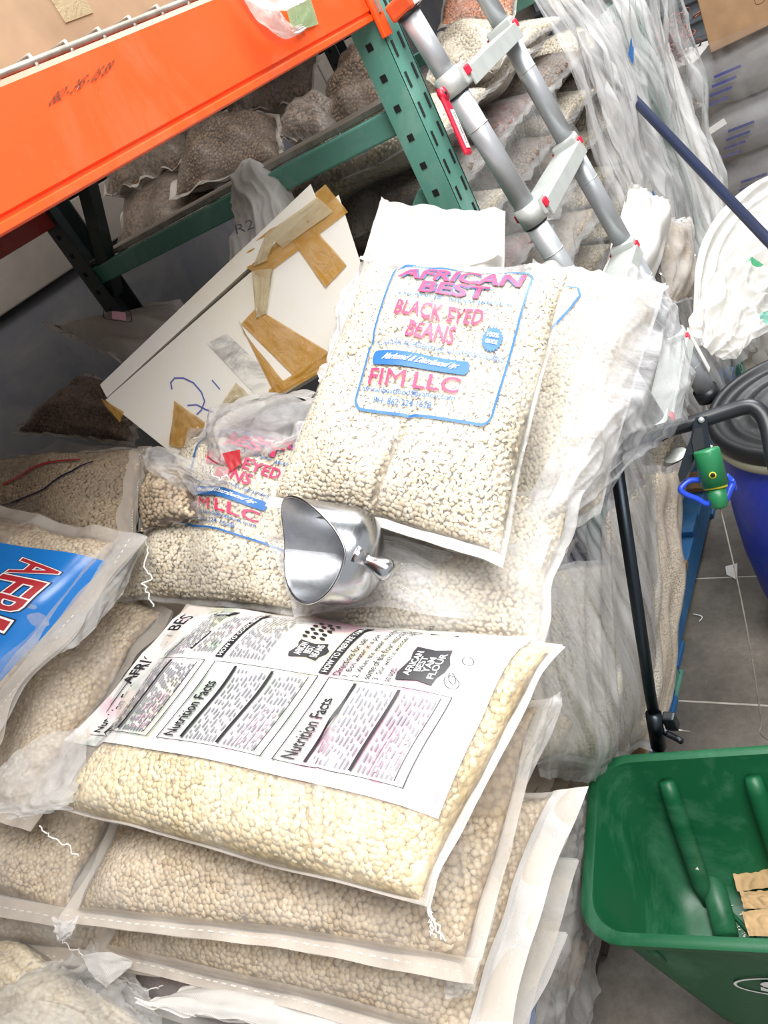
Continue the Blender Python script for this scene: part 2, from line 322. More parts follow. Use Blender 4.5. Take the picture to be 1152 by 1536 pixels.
class Bag:
    """a filled sack on four corner points; every part is meshed from the same surface function"""
    def __init__(s, corners, up, ht, hb, marg=(.04, .04, .04, .04), bow=.05, p=3.2, q=.62, lump=.008, seed=1, wr=.002, sag=None, crease=None, taper=0):
        s.c = [np.array(a, float) for a in corners]; s.ht, s.hb, s.m, s.bow, s.p, s.q, s.lump, s.wr = ht, hb, marg, bow, p, q, lump, wr
        n = np.cross(s.c[1] - s.c[0], s.c[3] - s.c[0]) + np.cross(s.c[3] - s.c[2], s.c[1] - s.c[2]); n = nrm(n)
        s.flip = np.dot(n, up) < 0; s.n = -n if s.flip else n
        s.Lu = (np.linalg.norm(s.c[1] - s.c[0]) + np.linalg.norm(s.c[2] - s.c[3])) / 2; s.Lv = (np.linalg.norm(s.c[3] - s.c[0]) + np.linalg.norm(s.c[2] - s.c[1])) / 2
        s.f1 = Field(seed, 1.6); s.f2 = Field(seed + 50, 3); s.f3 = Field(seed + 90, 3.2, 7, (1, .6)); s.fe = Field(seed + 30, 1.6); s.sag = sag; s.crease = crease; s.taper = taper
    def S(s, u, v, side=1, off=0.0, wr=1.0):
        u = np.asarray(u, float); v = np.asarray(v, float); m = s.m
        uf = np.clip((u - m[0]) / (1 - m[0] - m[1]), 0, 1); vf = np.clip((v - m[2]) / (1 - m[2] - m[3]), 0, 1)
        a = 1 - np.abs(2 * uf - 1) ** s.p; b = 1 - np.abs(2 * vf - 1) ** s.p
        pr = np.clip(a, 0, 1) ** s.q * np.clip(b, 0, 1) ** s.q
        ue = u + (.5 - u) * s.bow * 4 * v * (1 - v) * np.abs(2 * u - 1) ** 2; ve = v + (.5 - v) * s.bow * 4 * u * (1 - u) * np.abs(2 * v - 1) ** 2
        ue = ue + .010 * s.fe(u, v) * np.abs(2 * u - 1) ** 3; ve = ve + .010 * s.fe(v, u + 3) * np.abs(2 * v - 1) ** 3
        U = ue[..., None]; W = ve[..., None]
        P = (1 - U) * (1 - W) * s.c[0] + U * (1 - W) * s.c[1] + U * W * s.c[2] + (1 - U) * W * s.c[3]
        h = (s.ht if side > 0 else s.hb) * pr + s.lump * s.f1(u * 1.3, v * 1.3 + side) * pr + s.wr * wr * (.5 * s.f2(u, v) * (1 - .5 * pr) + .8 * s.f3.ridge(u, v) * (1 - pr) * 1.0)
        if s.taper: h = h * (1 - s.taper * np.clip(v, 0, 1) ** 2)
        if s.crease is not None and side > 0: h = h + s.crease(u, v) * np.minimum(1, pr * 2)
        h = h * side + off * side * np.minimum(1, .15 + pr * 2)
        hem = s.wr * 1.5 * s.f3(u * 1.5 + 5, v * 1.5) * (1 - np.minimum(1, pr * 3))
        P = P + s.n * (h + hem)[..., None]
        if s.sag is not None: P = P + s.sag(u, v)
        return P
    def sheet(s, name, mat, parent, side, off, u0=0, u1=1, v0=0, v1=1, nu=70, nv=70, wr=1.0, bias=True, kind=None):
        u = np.linspace(0, 1, nu); v = np.linspace(0, 1, nv)
        if bias: u = .5 - .5 * np.cos(math.pi * u) * (1 - .25 * np.sin(math.pi * u)); v = .5 - .5 * np.cos(math.pi * v) * (1 - .25 * np.sin(math.pi * v))
        u = u0 + (u1 - u0) * u; v = v0 + (v1 - v0) * v
        U, Vv = np.meshgrid(u, v, indexing='ij'); P = s.S(U, Vv, side, off, wr).reshape(-1, 3); F = grid_faces(nu, nv)
        if (side > 0) == s.flip: F = F[:, ::-1]
        return mesh(name, P, F, mat, parent, True, kind=kind)
    def closed(s, name, mat, parent, off, nu=60, nv=60):
        m = s.m; u = np.linspace(0, 1, nu); v = np.linspace(0, 1, nv); u = .5 - .5 * np.cos(math.pi * u); v = .5 - .5 * np.cos(math.pi * v)
        U, W = np.meshgrid(m[0] + .004 + (1 - m[0] - m[1] - .008) * u, m[2] + .004 + (1 - m[2] - m[3] - .008) * v, indexing='ij')
        T = s.S(U, W, 1, off, .3).reshape(-1, 3); B = s.S(U, W, -1, off, .3).reshape(-1, 3); F = grid_faces(nu, nv)
        ft = F if not s.flip else F[:, ::-1]; fb = F[:, ::-1] if not s.flip else F
        per = [i * nv for i in range(nu)] + [(nu - 1) * nv + j for j in range(1, nv)] + [i * nv + nv - 1 for i in range(nu - 2, -1, -1)] + [j for j in range(nv - 2, 0, -1)]
        k = nu * nv; side = [(per[i], per[(i + 1) % len(per)], per[(i + 1) % len(per)] + k, per[i] + k) for i in range(len(per))]
        side = np.array(side); side = side if s.flip else side[:, ::-1]
        return mesh(name, np.vstack([T, B]), np.vstack([ft, fb + k, side]), mat, parent, True)
    def beans(s, parent, mat, size, asp=(1, .72, .6), spacing=.78, sides=(1,), hi=False, eye=None, off=.0, tilt=.5, umin=.0, umax=1, vmin=0, vmax=1):
        """beans pressed against the film"""
        Vt, Ft = TPL[hi]; m = s.m; AV = []; AF = []; MI = []; base = 0
        for sd in sides:
            lu = s.Lu * (1 - m[0] - m[1]) + .5 * s.ht; lv = s.Lv * (1 - m[2] - m[3]) + .5 * s.ht
            nu = max(2, int(lu / (size * spacing))); nv = max(2, int(lv / (size * spacing * .86)))
            I, J = np.meshgrid(np.arange(nu), np.arange(nv), indexing='ij')
            u = (I + .5 + .5 * (J % 2) + RNG.uniform(-.3, .3, I.shape)) / (nu + .5); v = (J + .5 + RNG.uniform(-.3, .3, I.shape)) / nv
            u = u.ravel(); v = v.ravel(); k = (u > umin) & (u < umax) & (v > vmin) & (v < vmax) & (u < .995) & (u > .005) & (v > .005) & (v < .995); u = u[k]; v = v[k]
            u = m[0] + (1 - m[0] - m[1]) * u; v = m[2] + (1 - m[2] - m[3]) * v
            P = s.S(u, v, sd, off, .3); e = .004; Pu = s.S(u + e, v, sd, off, .3) - P; Pv = s.S(u, v + e, sd, off, .3) - P
            N = np.cross(Pu, Pv); N /= np.linalg.norm(N, axis=1)[:, None] + 1e-12; N = np.where((N @ s.n * sd)[:, None] < 0, -N, N)
            P = P - N * size * .3; n = len(P)
            N = N + RNG.normal(0, tilt * .5, (n, 3)); N /= np.linalg.norm(N, axis=1)[:, None]
            A = RNG.normal(0, 1, (n, 3)); A -= N * (A * N).sum(1)[:, None]; A /= np.linalg.norm(A, axis=1)[:, None]; B = np.cross(N, A)
            sz = size * .5 * RNG.uniform(.85, 1.15, n)
            Q = P[:, None, :] + sz[:, None, None] * (Vt[None, :, 0:1] * asp[0] * A[:, None, :] + Vt[None, :, 1:2] * asp[1] * B[:, None, :] + Vt[None, :, 2:3] * asp[2] * N[:, None, :])
            AV.append(Q.reshape(-1, 3)); AF.append((Ft[None] + (np.arange(n) * len(Vt))[:, None, None] + base).reshape(-1, 3)); base += n * len(Vt)
            mi = np.zeros((n, len(Ft)), int)
            if eye is not None:
                cen = Vt[Ft].mean(1); sel = np.argsort(-(cen[:, 1] * .9 + cen[:, 2] * .55))[:3]
                who = RNG.rand(n) < .45; mi[np.ix_(who, sel)] = 1
            MI.append(mi.ravel())
        return mesh('beans', np.vstack(AV), np.vstack(AF), [mat] + ([eye] if eye is not None else []), parent, True, np.concatenate(MI), kind='stuff')
    def uv(s, px, py, g=(.5, .5), off=.005):
        x = np.array(g, float); T = np.array([px, py], float)
        for _ in range(25):
            f0 = proj(s.S(x[0], x[1], 1, off, 0)) - T; h = 1e-3
            J = np.stack([(proj(s.S(x[0] + h, x[1], 1, off, 0)) - T - f0) / h, (proj(s.S(x[0], x[1] + h, 1, off, 0)) - T - f0) / h], 1)
            d = np.linalg.lstsq(J, -f0, rcond=None)[0]; n = np.linalg.norm(d); x = x + d * min(1, .15 / max(n, 1e-9)); x = np.clip(x, -.02, 1.02)
        return x

# flat print laid on a bag's surface. Layout square (0,0) bottom left .. (1,1) top right, in the reading direction
TXT = {}
def text_mesh(s, bold):
    k = (s, bold)
    if k not in TXT:
        c = bpy.data.curves.new('t', 'FONT'); c.body = s; c.size = 1; c.offset = bold; c.resolution_u = 3; c.fill_mode = 'FRONT'
        o = bpy.data.objects.new('t', c); COL.objects.link(o); dg = bpy.context.evaluated_depsgraph_get(); me = o.evaluated_get(dg).to_mesh()
        V = np.array([v.co[:2] for v in me.vertices]); F = [tuple(p.vertices) for p in me.polygons]
        o.evaluated_get(dg).to_mesh_clear(); bpy.data.objects.remove(o); bpy.data.curves.remove(c); TXT[k] = (V, F)
    return TXT[k]
class Print:
    def __init__(s, fn, quad, off=.0012, seg=.012, size=(.2, .2)):
        """fn(u, v, off) -> world; quad = uv of layout corners (0,0),(1,0),(1,1),(0,1)"""
        s.fn = fn; s.q = [np.array(a, float) for a in quad]; s.off = off; s.L = {}; s.seg = seg; s.size = size; s.k = 0
    def put(s, V, F, mat, lift=0):
        V = np.array(V, float); bm = bmesh.new(); vs = [bm.verts.new((a[0] * s.size[0], a[1] * s.size[1], 0)) for a in V]
        for f in F:
            try: bm.faces.new([vs[i] for i in f])
            except ValueError: pass
        for _ in range(4):
            L = [e for e in bm.edges if e.calc_length() > s.seg]
            if not L: break
            bmesh.ops.subdivide_edges(bm, edges=L, cuts=1); bmesh.ops.triangulate(bm, faces=[f for f in bm.faces if len(f.verts) > 4])
        bm.verts.index_update(); P = np.array([[v.co.x / s.size[0], v.co.y / s.size[1]] for v in bm.verts]); F2 = [[v.index for v in f.verts] for f in bm.faces]; bm.free()
        if len(P) == 0: return
        x = P[:, 0:1]; y = P[:, 1:2]; uv = (1 - x) * (1 - y) * s.q[0] + x * (1 - y) * s.q[1] + x * y * s.q[2] + (1 - x) * y * s.q[3]
        W = s.fn(uv[:, 0], uv[:, 1], s.off + lift); s.L.setdefault(mat, MB()).add(W, F2)
    def text(s, t, x0, y0, x1, y1, mat, bold=.02, shear=0, lift=.0003, vert=False):
        V, F = text_mesh(t, bold)
        if len(V) == 0: return
        a = V.min(0); b = V.max(0); N = (V - a) / (b - a); N[:, 0] += shear * (N[:, 1] - .5)
        s.put(np.stack([x0 + N[:, 0] * (x1 - x0), y0 + N[:, 1] * (y1 - y0)], 1), F, mat, lift)
    def rect(s, x0, y0, x1, y1, mat, lift=0): s.put([(x0, y0), (x1, y0), (x1, y1), (x0, y1)], [(0, 1, 2, 3)], mat, lift)
    def line(s, pts, wd, mat, closed=False, lift=.0001):
        sx, sy = s.size; P = [np.array([p[0] * sx, p[1] * sy]) for p in pts]; n = len(P); rng = range(n if closed else n - 1)
        V = []; F = []
        for i in range(n):
            a = P[(i - 1) % n] if (closed or i > 0) else P[i]; b = P[(i + 1) % n] if (closed or i < n - 1) else P[i]; d = b - a; d /= np.linalg.norm(d) + 1e-9; nn = np.array([-d[1], d[0]]) * wd / 2
            for q in (P[i] + nn, P[i] - nn): V.append((q[0] / sx, q[1] / sy))
        for i in rng: j = (i + 1) % n; F.append((2 * i, 2 * i + 1, 2 * j + 1, 2 * j))
        s.put(V, F, mat, lift)
    def build(s, parent, names=None):
        for mat, mb in s.L.items():
            nm = mat.name.replace('_ink', '').replace('label_panel', 'label') + '_print'
            mesh(nm.replace('label_print', 'printed_label'), mb.V, mb.F, mat, parent, True, kind=None if 'label' in nm else 'stuff')
def rrect(x0, y0, x1, y1, r, n=6, ar=1.0):
    P = []
    for cx, cy, a0 in ((x1 - r, y1 - r * ar, 0), (x0 + r, y1 - r * ar, 90), (x0 + r, y0 + r * ar, 180), (x1 - r, y0 + r * ar, 270)):
        for k in range(n + 1): a = math.radians(a0 + 90 * k / n); P.append((cx + r * math.cos(a), cy + r * ar * math.sin(a)))
    return P
def resample(P, k=4, closed=True):
    out = []; n = len(P)
    for i in range(n if closed else n - 1):
        a = np.array(P[i]); b = np.array(P[(i + 1) % n]); m = max(1, int(np.linalg.norm(b - a) * 20))
        out += [tuple(a + (b - a) * j / m) for j in range(m)]
    if not closed: out.append(tuple(P[-1]))
    return out

def ctrl_sheet(name, ctrl, mat, parent=None, nu=60, nv=60, amp=.004, f=6, an=(1, 1), seed=1, ridge=.6, base=None):
    """film through a grid of control points (Catmull-Rom), with folds"""
    C = np.array(ctrl, float); a, b = C.shape[:2]
    def cr(C, t):
        n = C.shape[0]; x = t * (n - 1); i = np.clip(np.floor(x).astype(int), 0, n - 2); fr = (x - i).reshape((-1,) + (1,) * (C.ndim - 1))
        p1 = C[i]; p2 = C[i + 1]; p0 = np.where((i > 0).reshape(fr.shape), C[np.maximum(i - 1, 0)], 2 * p1 - p2); p3 = np.where((i < n - 2).reshape(fr.shape), C[np.minimum(i + 2, n - 1)], 2 * p2 - p1)
        return .5 * (2 * p1 + (p2 - p0) * fr + (2 * p0 - 5 * p1 + 4 * p2 - p3) * fr ** 2 + (3 * p1 - p0 - 3 * p2 + p3) * fr ** 3)
    t = np.linspace(0, 1, nu); s = np.linspace(0, 1, nv); G = cr(C, t); G = cr(G.transpose(1, 0, 2), s).transpose(1, 0, 2)
    du = np.gradient(G, axis=0); dv = np.gradient(G, axis=1); N = np.cross(du, dv); N /= np.linalg.norm(N, axis=2)[..., None] + 1e-9
    U, W = np.meshgrid(t, s, indexing='ij'); f *= .5; F1 = Field(seed, f, 9, an); F2 = Field(seed + 9, f * 2.3, 9, an)
    h = amp * ((1 - ridge) * F1(U, W) + ridge * F1.ridge(U, W) + .22 * F2.ridge(U, W))
    h += amp * .8 * F1(W * .9 + 3, U) * (U * (1 - U) * 4 < .25)
    P = (G + N * h[..., None]).reshape(-1, 3)
    return mesh(name, P, grid_faces(nu, nv), mat, parent, True, base=base)

# =================================================================== SETTING
tiles = MB().box((1.2, 2.6, -.0232), (4.6, 4.6, .022)).build('floor', M['grout'], base=(1.2, 2.6, -.05)); tiles['kind'] = 'structure'
for i in range(-5, 6):
    for j in range(-3, 9):
        cx, cy = -.18 + .457 * i + .0, 1.05 + .457 * j
        if i * .457 < -2.4: continue
        zz = random.uniform(-.0006, .0006)
        MB().box((cx, cy, -.006 + zz), (.2258, .2258, .006), None, .001).build('tile', M['floor'], tiles)
wl = MB().box((-2.66, 2.6, 2.1), (.1, 4.6, 2.1)).build('wall_left', M['wall_shaded'], base=(-2.66, 2.6, 0)); wl['kind'] = 'structure'
for r in range(9):            # upper courses stand proud; wall below is coloured dark to stand for shade
    for k in range(7):
        z0 = 1.66 + .2 * r; y0 = -.6 + .82 * k + (.4 if r % 2 else 0)
        MB().box((-2.55, y0, z0), (.025 + random.uniform(0, .003), .404, .096), None, .006).build('block', M['wall'], wl)
wb = MB().box((1.2, 6.4, 2.1), (4.6, .1, 2.1)).build('wall_back', M['wall'], base=(1.2, 6.4, 0)); wb['kind'] = 'structure'
sh = MB().box((-.3, 6.27, 1.5), (1.9, .02, 1.5)).build('door_1', M['shutter'], base=(-.3, 6.27, 0)); sh['kind'] = 'structure'
for k in range(24): MB().tube([(-2.2, 6.235, .06 + .122 * k), (1.6, 6.235, .06 + .122 * k)], .05, 8, True, 0, .35).build('shutter_slat', M['shutter'], sh, True)

cl = MB().box((1.2, 2.2, 4.25), (4.6, 4.9, .05)).build('ceiling', M['ceil'], base=(1.2, 2.2, 4.2)); cl['kind'] = 'structure'
wn = MB().box((-1.75, -1.15, 2.1), (.9, .06, 2.1)).build('wall_light_blocker', M['wall_shaded'], base=(-1.75, -1.15, 0)); wn['kind'] = 'structure'  # unseen end wall added to keep world light out of the rack

# =================================================================== PALLET RACK
BX = -.70; RX = -1.75
rack = empty('pallet_rack', (BX - .5, 1.3, 0), 'green and orange steel pallet rack over the bean sacks', 'rack')
def upright(x, y, name, mat, z1=2.6, face=1):
    W = .070; WX = .054; cols = MB(); h = .002; s = 1 if face > 0 else -1
    # C section: side face at -y with square holes, front face at +x with paired slots
    X = x - WX / 2 * s; ys = y - W / 2
    cols.box((X, ys + h, z1 / 2), (WX / 2, h, z1 / 2)); cols.box((x - h * s, y, z1 / 2), (h, W / 2 - .001, z1 / 2)); cols.box((X, y + W / 2 - h, z1 / 2), (WX / 2, h, z1 / 2))
    p = cols.build(name, mat, rack)
    hm = MB(); k = 0; z = .1
    while z < z1 - .05:
        hm.box((X - .004, ys - .0004, z), (.0058, .0006, .0058)); z += .0508
    z = .08
    while z < z1 - .05:
        for dy in (-.017, .017): hm.box((x + .0005 * s, y + dy, z + (dy > 0) * .006), (.0006, .0035, .013))
        z += .0508
    hm.build('hole', M['darkhole'], p, kind='stuff'); MB().box((X, y, .004), (.034, .045, .004)).build('foot_plate', mat, p)
    return p
for y, nm in ((1.33, 'teal'), (2.82, 'teal')):
    upright(BX, y, 'upright', M['teal']); upright(RX, y, 'upright', M['shaded_teal'], face=-1)  # rear upright: rack paint darkened to stand for shade in the bay
    for z in (.35, 1.555): MB().box(((BX + RX) / 2, y, z), (.5, .018, .022), None, .004).build('brace', M['teal'], rack)
    a = np.array([BX - .06, y, 1.42]); b = np.array([RX + .05, y, .62]); dd = nrm(b - a)
    MB().box((a + b) / 2, (np.linalg.norm(b - a) / 2, .017, .02), [dd, (0, 1, 0), np.cross(dd, (0, 1, 0))], .004).build('brace', M['teal'], rack)
    a = np.array([RX + .03, y, 1.50]); b = np.array([BX - .5, y, 2.3]); dd = nrm(b - a)
    MB().box((a + b) / 2, (np.linalg.norm(b - a) / 2, .017, .02), [dd, (0, 1, 0), np.cross(dd, (0, 1, 0))], .004).build('brace', M['shaded_teal'], rack)
MB().box((RX, -.45, 1.3), (.04, .04, 1.3)).build('upright', M['shaded_teal'], rack)
def beam(x, y0, y1, z, mat, s=1):
    P = [(x, z), (x + .045 * s, z), (x + .046 * s, z + .001), (x + .046 * s, z + .008), (x + .0425 * s, z + .010), (x + .0425 * s, z + .013), (x + .046 * s, z + .015), (x + .046 * s, z + .107), (x + .042 * s, z + .113), (x + .012 * s, z + .113), (x + .012 * s, z + .088), (x, z + .088)]
    return MB().prism([(a, y0, b) for a, b in P], (0, y1 - y0, 0)).build('beam', mat, rack)
b0 = beam(BX - .046, -.75, 1.30, 1.705, M['orange']); beam(RX + .04, -.75, 1.30, 1.70, M['shaded_orange'], -1)  # rear beam: orange paint darkened as if in shadow
beam(BX - .046, 1.37, 2.79, 1.98, M['orange']); beam(RX + .04, 1.37, 2.79, 1.98, M['shaded_orange'], -1)
for y, z in ((1.300, 1.755), (1.352, 2.03), (2.81, 2.03)): MB().box((BX + .005, y, z), (.004, .014, .08), None, .002).build('beam_bracket', M['orange'], rack)
for yy in (1.300,):
    for zz in (1.72, 1.78): MB().box((BX + .010, yy, zz), (.002, .004, .01)).build('rivet', M['galv'], rack)
# wire deck
wd = MB().tube([(BX - .008, -.7, 1.8225), (BX - .008, 1.28, 1.8225)], .0045, 8).build('wire_deck', M['galv'], rack, True)
def wire(a, b, r=.003): MB().tube([a, b], r, 6).build('wire', M['galv'], wd, True)
for k in range(38): y = -.68 + k * .0525; MB().tube([(BX - .004, y, 1.808), (BX - .008, y, 1.8285), (BX - .03, y, 1.8295), (RX + .02, y, 1.8295)], .003, 6).build('wire', M['galv'], wd, True)
for k in range(9): wire((BX - .12 - .11 * k, -.7, 1.820), (BX - .12 - .11 * k, 1.28, 1.820))
for k in range(4): MB().box(((BX + RX) / 2, -.5 + k * .5, 1.806), (.49, .02, .008)).build('deck_support', M['galv'], rack)
# marker writing, dirt and tape on the beam
pr = Print(lambda u, v, o: np.stack([np.full(np.shape(u), BX + .0002 + o), u, v], -1), [(AX(80, 158, BX)[1], AX(80, 158, BX)[2]), (AX(170, 108, BX)[1], AX(170, 108, BX)[2]), (AX(163, 88, BX)[1], AX(163, 88, BX)[2]), (AX(73, 138, BX)[1], AX(73, 138, BX)[2])], .0004, .02, (.1, .02))
pr.text('862 - 345 - 05 89', 0, .1, 1, .75, M['brownink'], .012, .2); pr.build(b0)

# goods on the shelf: flattened cartons that also shade the bay; far bay one unseen, added for shade
def carton(cx, cy, cz, hx, hy, hz, rot, label, mat=M['cardd'], group=None, flutes=True):
    t = empty('carton', (cx, cy, cz - hz), label, 'box', group); c, s = math.cos(rot), math.sin(rot); A = [(c, s, 0), (-s, c, 0), (0, 0, 1)]
    MB().box((cx, cy, cz), (hx, hy, hz), A, .004).build('carton_body', mat, t)
    MB().box((cx, cy, cz + hz + .0006), (hx * .99, .024, .0006), A).build('packing_tape', M['tape2'], t)
    MB().box(np.array((cx, cy, cz)) + np.array(A[0]) * (hx + .0006), (.0006, .024, hz * .6), A).build('packing_tape', M['tape2'], t)
    return t
carton(-1.26, -.20, 1.93, .46, .50, .096, .01, 'dusty flattened carton stack lying on the wire deck at the top left')
carton(-1.25, .80, 1.90, .47, .48, .066, -.01, 'low dusty carton farther along the wire deck')
carton(-1.22, 2.08, 2.22, .47, .66, .12, 0, 'unseen carton added on the far bay shelf to shade the sacks')
lay = MB()
for k in range(5): lay.box((-.85 - .006 * k, .05 + .01 * k, 1.838 + .007 * k), (.065 + .004 * k, .62 + .01 * k, .0028), [(1, .02 * k, 0), (-.02 * k, 1, 0), (0, 0, 1)])
tag(lay.build('cardboard_sheet', M['card'], base=(-.83, .05, 1.83)), 'frayed corrugated cardboard edge resting on the wire deck above the orange beam', 'cardboard')
# film hanging over the beam, green tape
def bpt(px, py, off): p = AX(px, py, BX); return p + np.array([off, 0, 0])
fl = ctrl_sheet('plastic_scrap', [[bpt(330, -30, .012), bpt(362, 12, .012), bpt(388, 44, .010), bpt(425, 62, .006), bpt(455, 48, .004)],
    [bpt(352, -32, .016), bpt(375, 6, .018), bpt(402, 34, .016), bpt(430, 53, .010), bpt(453, 44, .005)], [bpt(372, -34, .014), bpt(392, -2, .015), bpt(408, 22, .014), bpt(428, 44, .010), bpt(448, 41, .004)]], M['poly'], None, 16, 50, .003, 5, seed=4)
tag(fl, 'curved strip of white plastic film hanging over the orange beam', 'plastic strip')
g = ctrl_sheet('tape_patch', [[bpt(424, 8, .004), bpt(436, 46, .003)], [bpt(448, -3, .005), bpt(456, 44, .004)], [bpt(462, -8, .003), bpt(475, 38, .003)]], M['greentape'], None, 14, 14, .0006, 2, seed=5)
tag(g, 'small light green tape square stuck on the orange beam', 'tape')
fl2 = ctrl_sheet('plastic_scrap', [[D(355, -8, .93), D(400, 14, .93), D(450, 6, .95), D(480, -14, .97)], [D(360, -30, .94), D(400, -20, .94), D(450, -25, .97), D(480, -40, .99)]], M['poly'], None, 14, 40, .004, 5, seed=14)
tag(fl2, 'crumpled white film edge lying over the wire deck front', 'plastic strip')

# =================================================================== SACKS
def sack(name, label, bag, fill, beans=None, top='film', bot='film', hems=(), group=None, foff=-.006, film=.002, nu=70, nv=70, cat='sack', fill_nm='filling'):
    c = sum(bag.c) / 4 - bag.n * bag.hb; t = empty(name, c, label, cat, group)
    if fill: bag.closed(fill_nm, M[fill], t, foff, 44, 44)
    if beans:
        for b in (beans if isinstance(beans, list) else [beans]): bag.beans(t, **b)
    if top: bag.sheet('film_face', M[top], t, 1, film, nu=nu, nv=nv)
    if bot: bag.sheet('film_back', M[bot], t, -1, film, nu=nu, nv=nv)
    for e in hems:
        side, wd = e[0], e[1]; mat = M[e[2]] if len(e) > 2 else M['woven_w']
        a = dict(u0=dict(u1=wd), u1=dict(u0=1 - wd), v0=dict(v1=wd), v1=dict(v0=1 - wd))[side]
        bag.sheet('hem', mat, t, 1, film + .0045, nu=10 if side[0] == 'u' else 90, nv=90 if side[0] == 'u' else 10, bias=False, **a)
        # stitching
        q = {'u0': lambda s: (wd * .45, s), 'u1': lambda s: (1 - wd * .45, s), 'v0': lambda s: (s, wd * .45), 'v1': lambda s: (s, 1 - wd * .45)}[side]
        st = MB(); s0 = np.linspace(.01, .99, 80)
        for i in range(0, 78, 2):
            a1 = q(s0[i]); a2 = q(s0[i + 1]); st.tube([bag.S(a1[0], a1[1], 1, film + .006), bag.S(a2[0], a2[1], 1, film + .006)], .0008, 4)
        st.build('stitching', M['thread'], t, kind='stuff')
    return t
def thread(parent, pts, r=.0009, name='loose_thread'):
    P = [np.array(p, float) for p in pts]; out = []
    for i in range(len(P) - 1):
        for k in range(6): out.append(P[i] + (P[i + 1] - P[i]) * k / 6 + RNG.normal(0, .0012, 3))
    MB().tube(out + [P[-1]], r, 5).build(name, M['thread'], parent, True)
def quad(pts, P0, n): return [AP(x, y, P0, n) for x, y in pts]

# ---- front stack: yam flour bag on top
NY = nrm((.25, -.2, 1)); PY = D(500, 1100, .88)
crease = lambda u, v: -.006 * np.exp(-((u - .15 - .1 * v) / .018) ** 2) * np.clip(.45 - v, 0, 1) * 2 + .004 * np.exp(-((u - .8 + .25 * v) / .012) ** 2) * (v < .6)
yb = Bag(quad([(28, 1205), (638, 1362), (845, 968), (275, 905)], PY, NY), (0, 0, 1), .045, .05, (.10, .015, .012, .02), .03, 4.0, .5, .006, 3, .003, None, crease)
yt = sack('bean_sack', 'clear sack of pale split beans with a printed nutrition panel, topmost of the front stack', yb, 'yam_f',
    dict(mat=M['yam'], size=.0130, asp=(1, .8, .26), spacing=.58, sides=(1, -1), hi=False, tilt=.32), 'film', 'woven', [('u1', .010, 'hazy')], 'front stack sacks', nu=90, nv=90)
Q = [yb.uv(*p) for p in [(112, 1104), (612, 1196), (772, 944), (290, 908)]]          # panel: front left, front right, back right, back left
fn = lambda u, v, o: yb.S(u, v, 1, .0035 + o)
pp = Print(fn, [Q[1], Q[2], Q[3], Q[0]], .0008, .007, (.30, .44))                     # layout x = front to back, y = right to left
pp.rect(-.04, -.06, 1.0, 1.02, M['panel'], -.0006)
K = M['black']
def X2(x): return 1 - x
def micro(x0, x1, y0, y1, n, mat):          # rows of unreadable small print
    for k in range(n):
        yy = y0 + (y1 - y0) * (k + .5) / n; a = x0
        while a < x1 - .01:
            b = min(x1, a + random.uniform(.015, .06)); pp.rect(a, yy - .0024, b, yy + .0024, mat, .0013); a = b + random.uniform(.006, .03)
for (xa, xb) in ((.03, .31), (.345, .645), (.675, .985)):
    ya, yb_ = X2(xb), X2(xa)
    pp.line([(.03, ya), (.52, ya), (.52, yb_), (.03, yb_)], .0019, K, True, .0022)
    L = yb_ - ya
    pp.text('Nutrition Facts', .05, yb_ - .16 * L, .40, yb_ - .045 * L, K, .018, 0, .0026)
    for f, wd in ((.24, .0028), (.60, .0028), (.93, .0010)): pp.line([(.05, yb_ - f * L), (.505, yb_ - f * L)], wd * 1.3, K, False, .0024)
    micro(.05, .49, yb_ - .57 * L, yb_ - .27 * L, 8, M['grey_ink']); micro(.05, .49, yb_ - .92 * L, yb_ - .64 * L, 8, M['grey_ink'])
    micro(.07, .3, yb_ - .9 * L, yb_ - .7 * L, 4, M['pink_ink'])
pp.text('AFRICAN BEST', .38, X2(.045), .98, X2(-.005), K, .012, 0, .0012)
def bar(x0, x1, y0, y1, t): pp.rect(x0, y0, x1, y1, K, .0010); pp.text(t, x0 + .01, y0 + (y1 - y0) * .2, x1 - .01, y0 + (y1 - y0) * .8, M['wink'], .012, 0, .0016)
bar(.55, .93, X2(.355), X2(.33), 'HOW TO COOK BEANS'); bar(.54, 1.0, X2(.665), X2(.638), 'HOW TO PREPARE YAM FLOUR')
bar(.56, .72, X2(.13), X2(.118), 'BEANS'); bar(.60, .75, X2(.225), X2(.215), 'PEAS')
micro(.56, .90, X2(.48), X2(.37), 10, M['grey_ink']); micro(.56, .93, X2(.21), X2(.14), 7, M['grey_ink']); micro(.58, .9, X2(.31), X2(.235), 6, M['grey_ink'])
for i, t in enumerate(('Directions for use:', '1. Boil water in a pot', '2. When the water is boiled, pour', 'some of the flour into the water', '3. Stir with a wooden spatula until', 'smooth')):
    y1 = X2(.675 + .026 * i); pp.text(t, .54, y1 - .022, .54 + len(t) * .0142, y1 - .002, K, .012, 0, .0018)
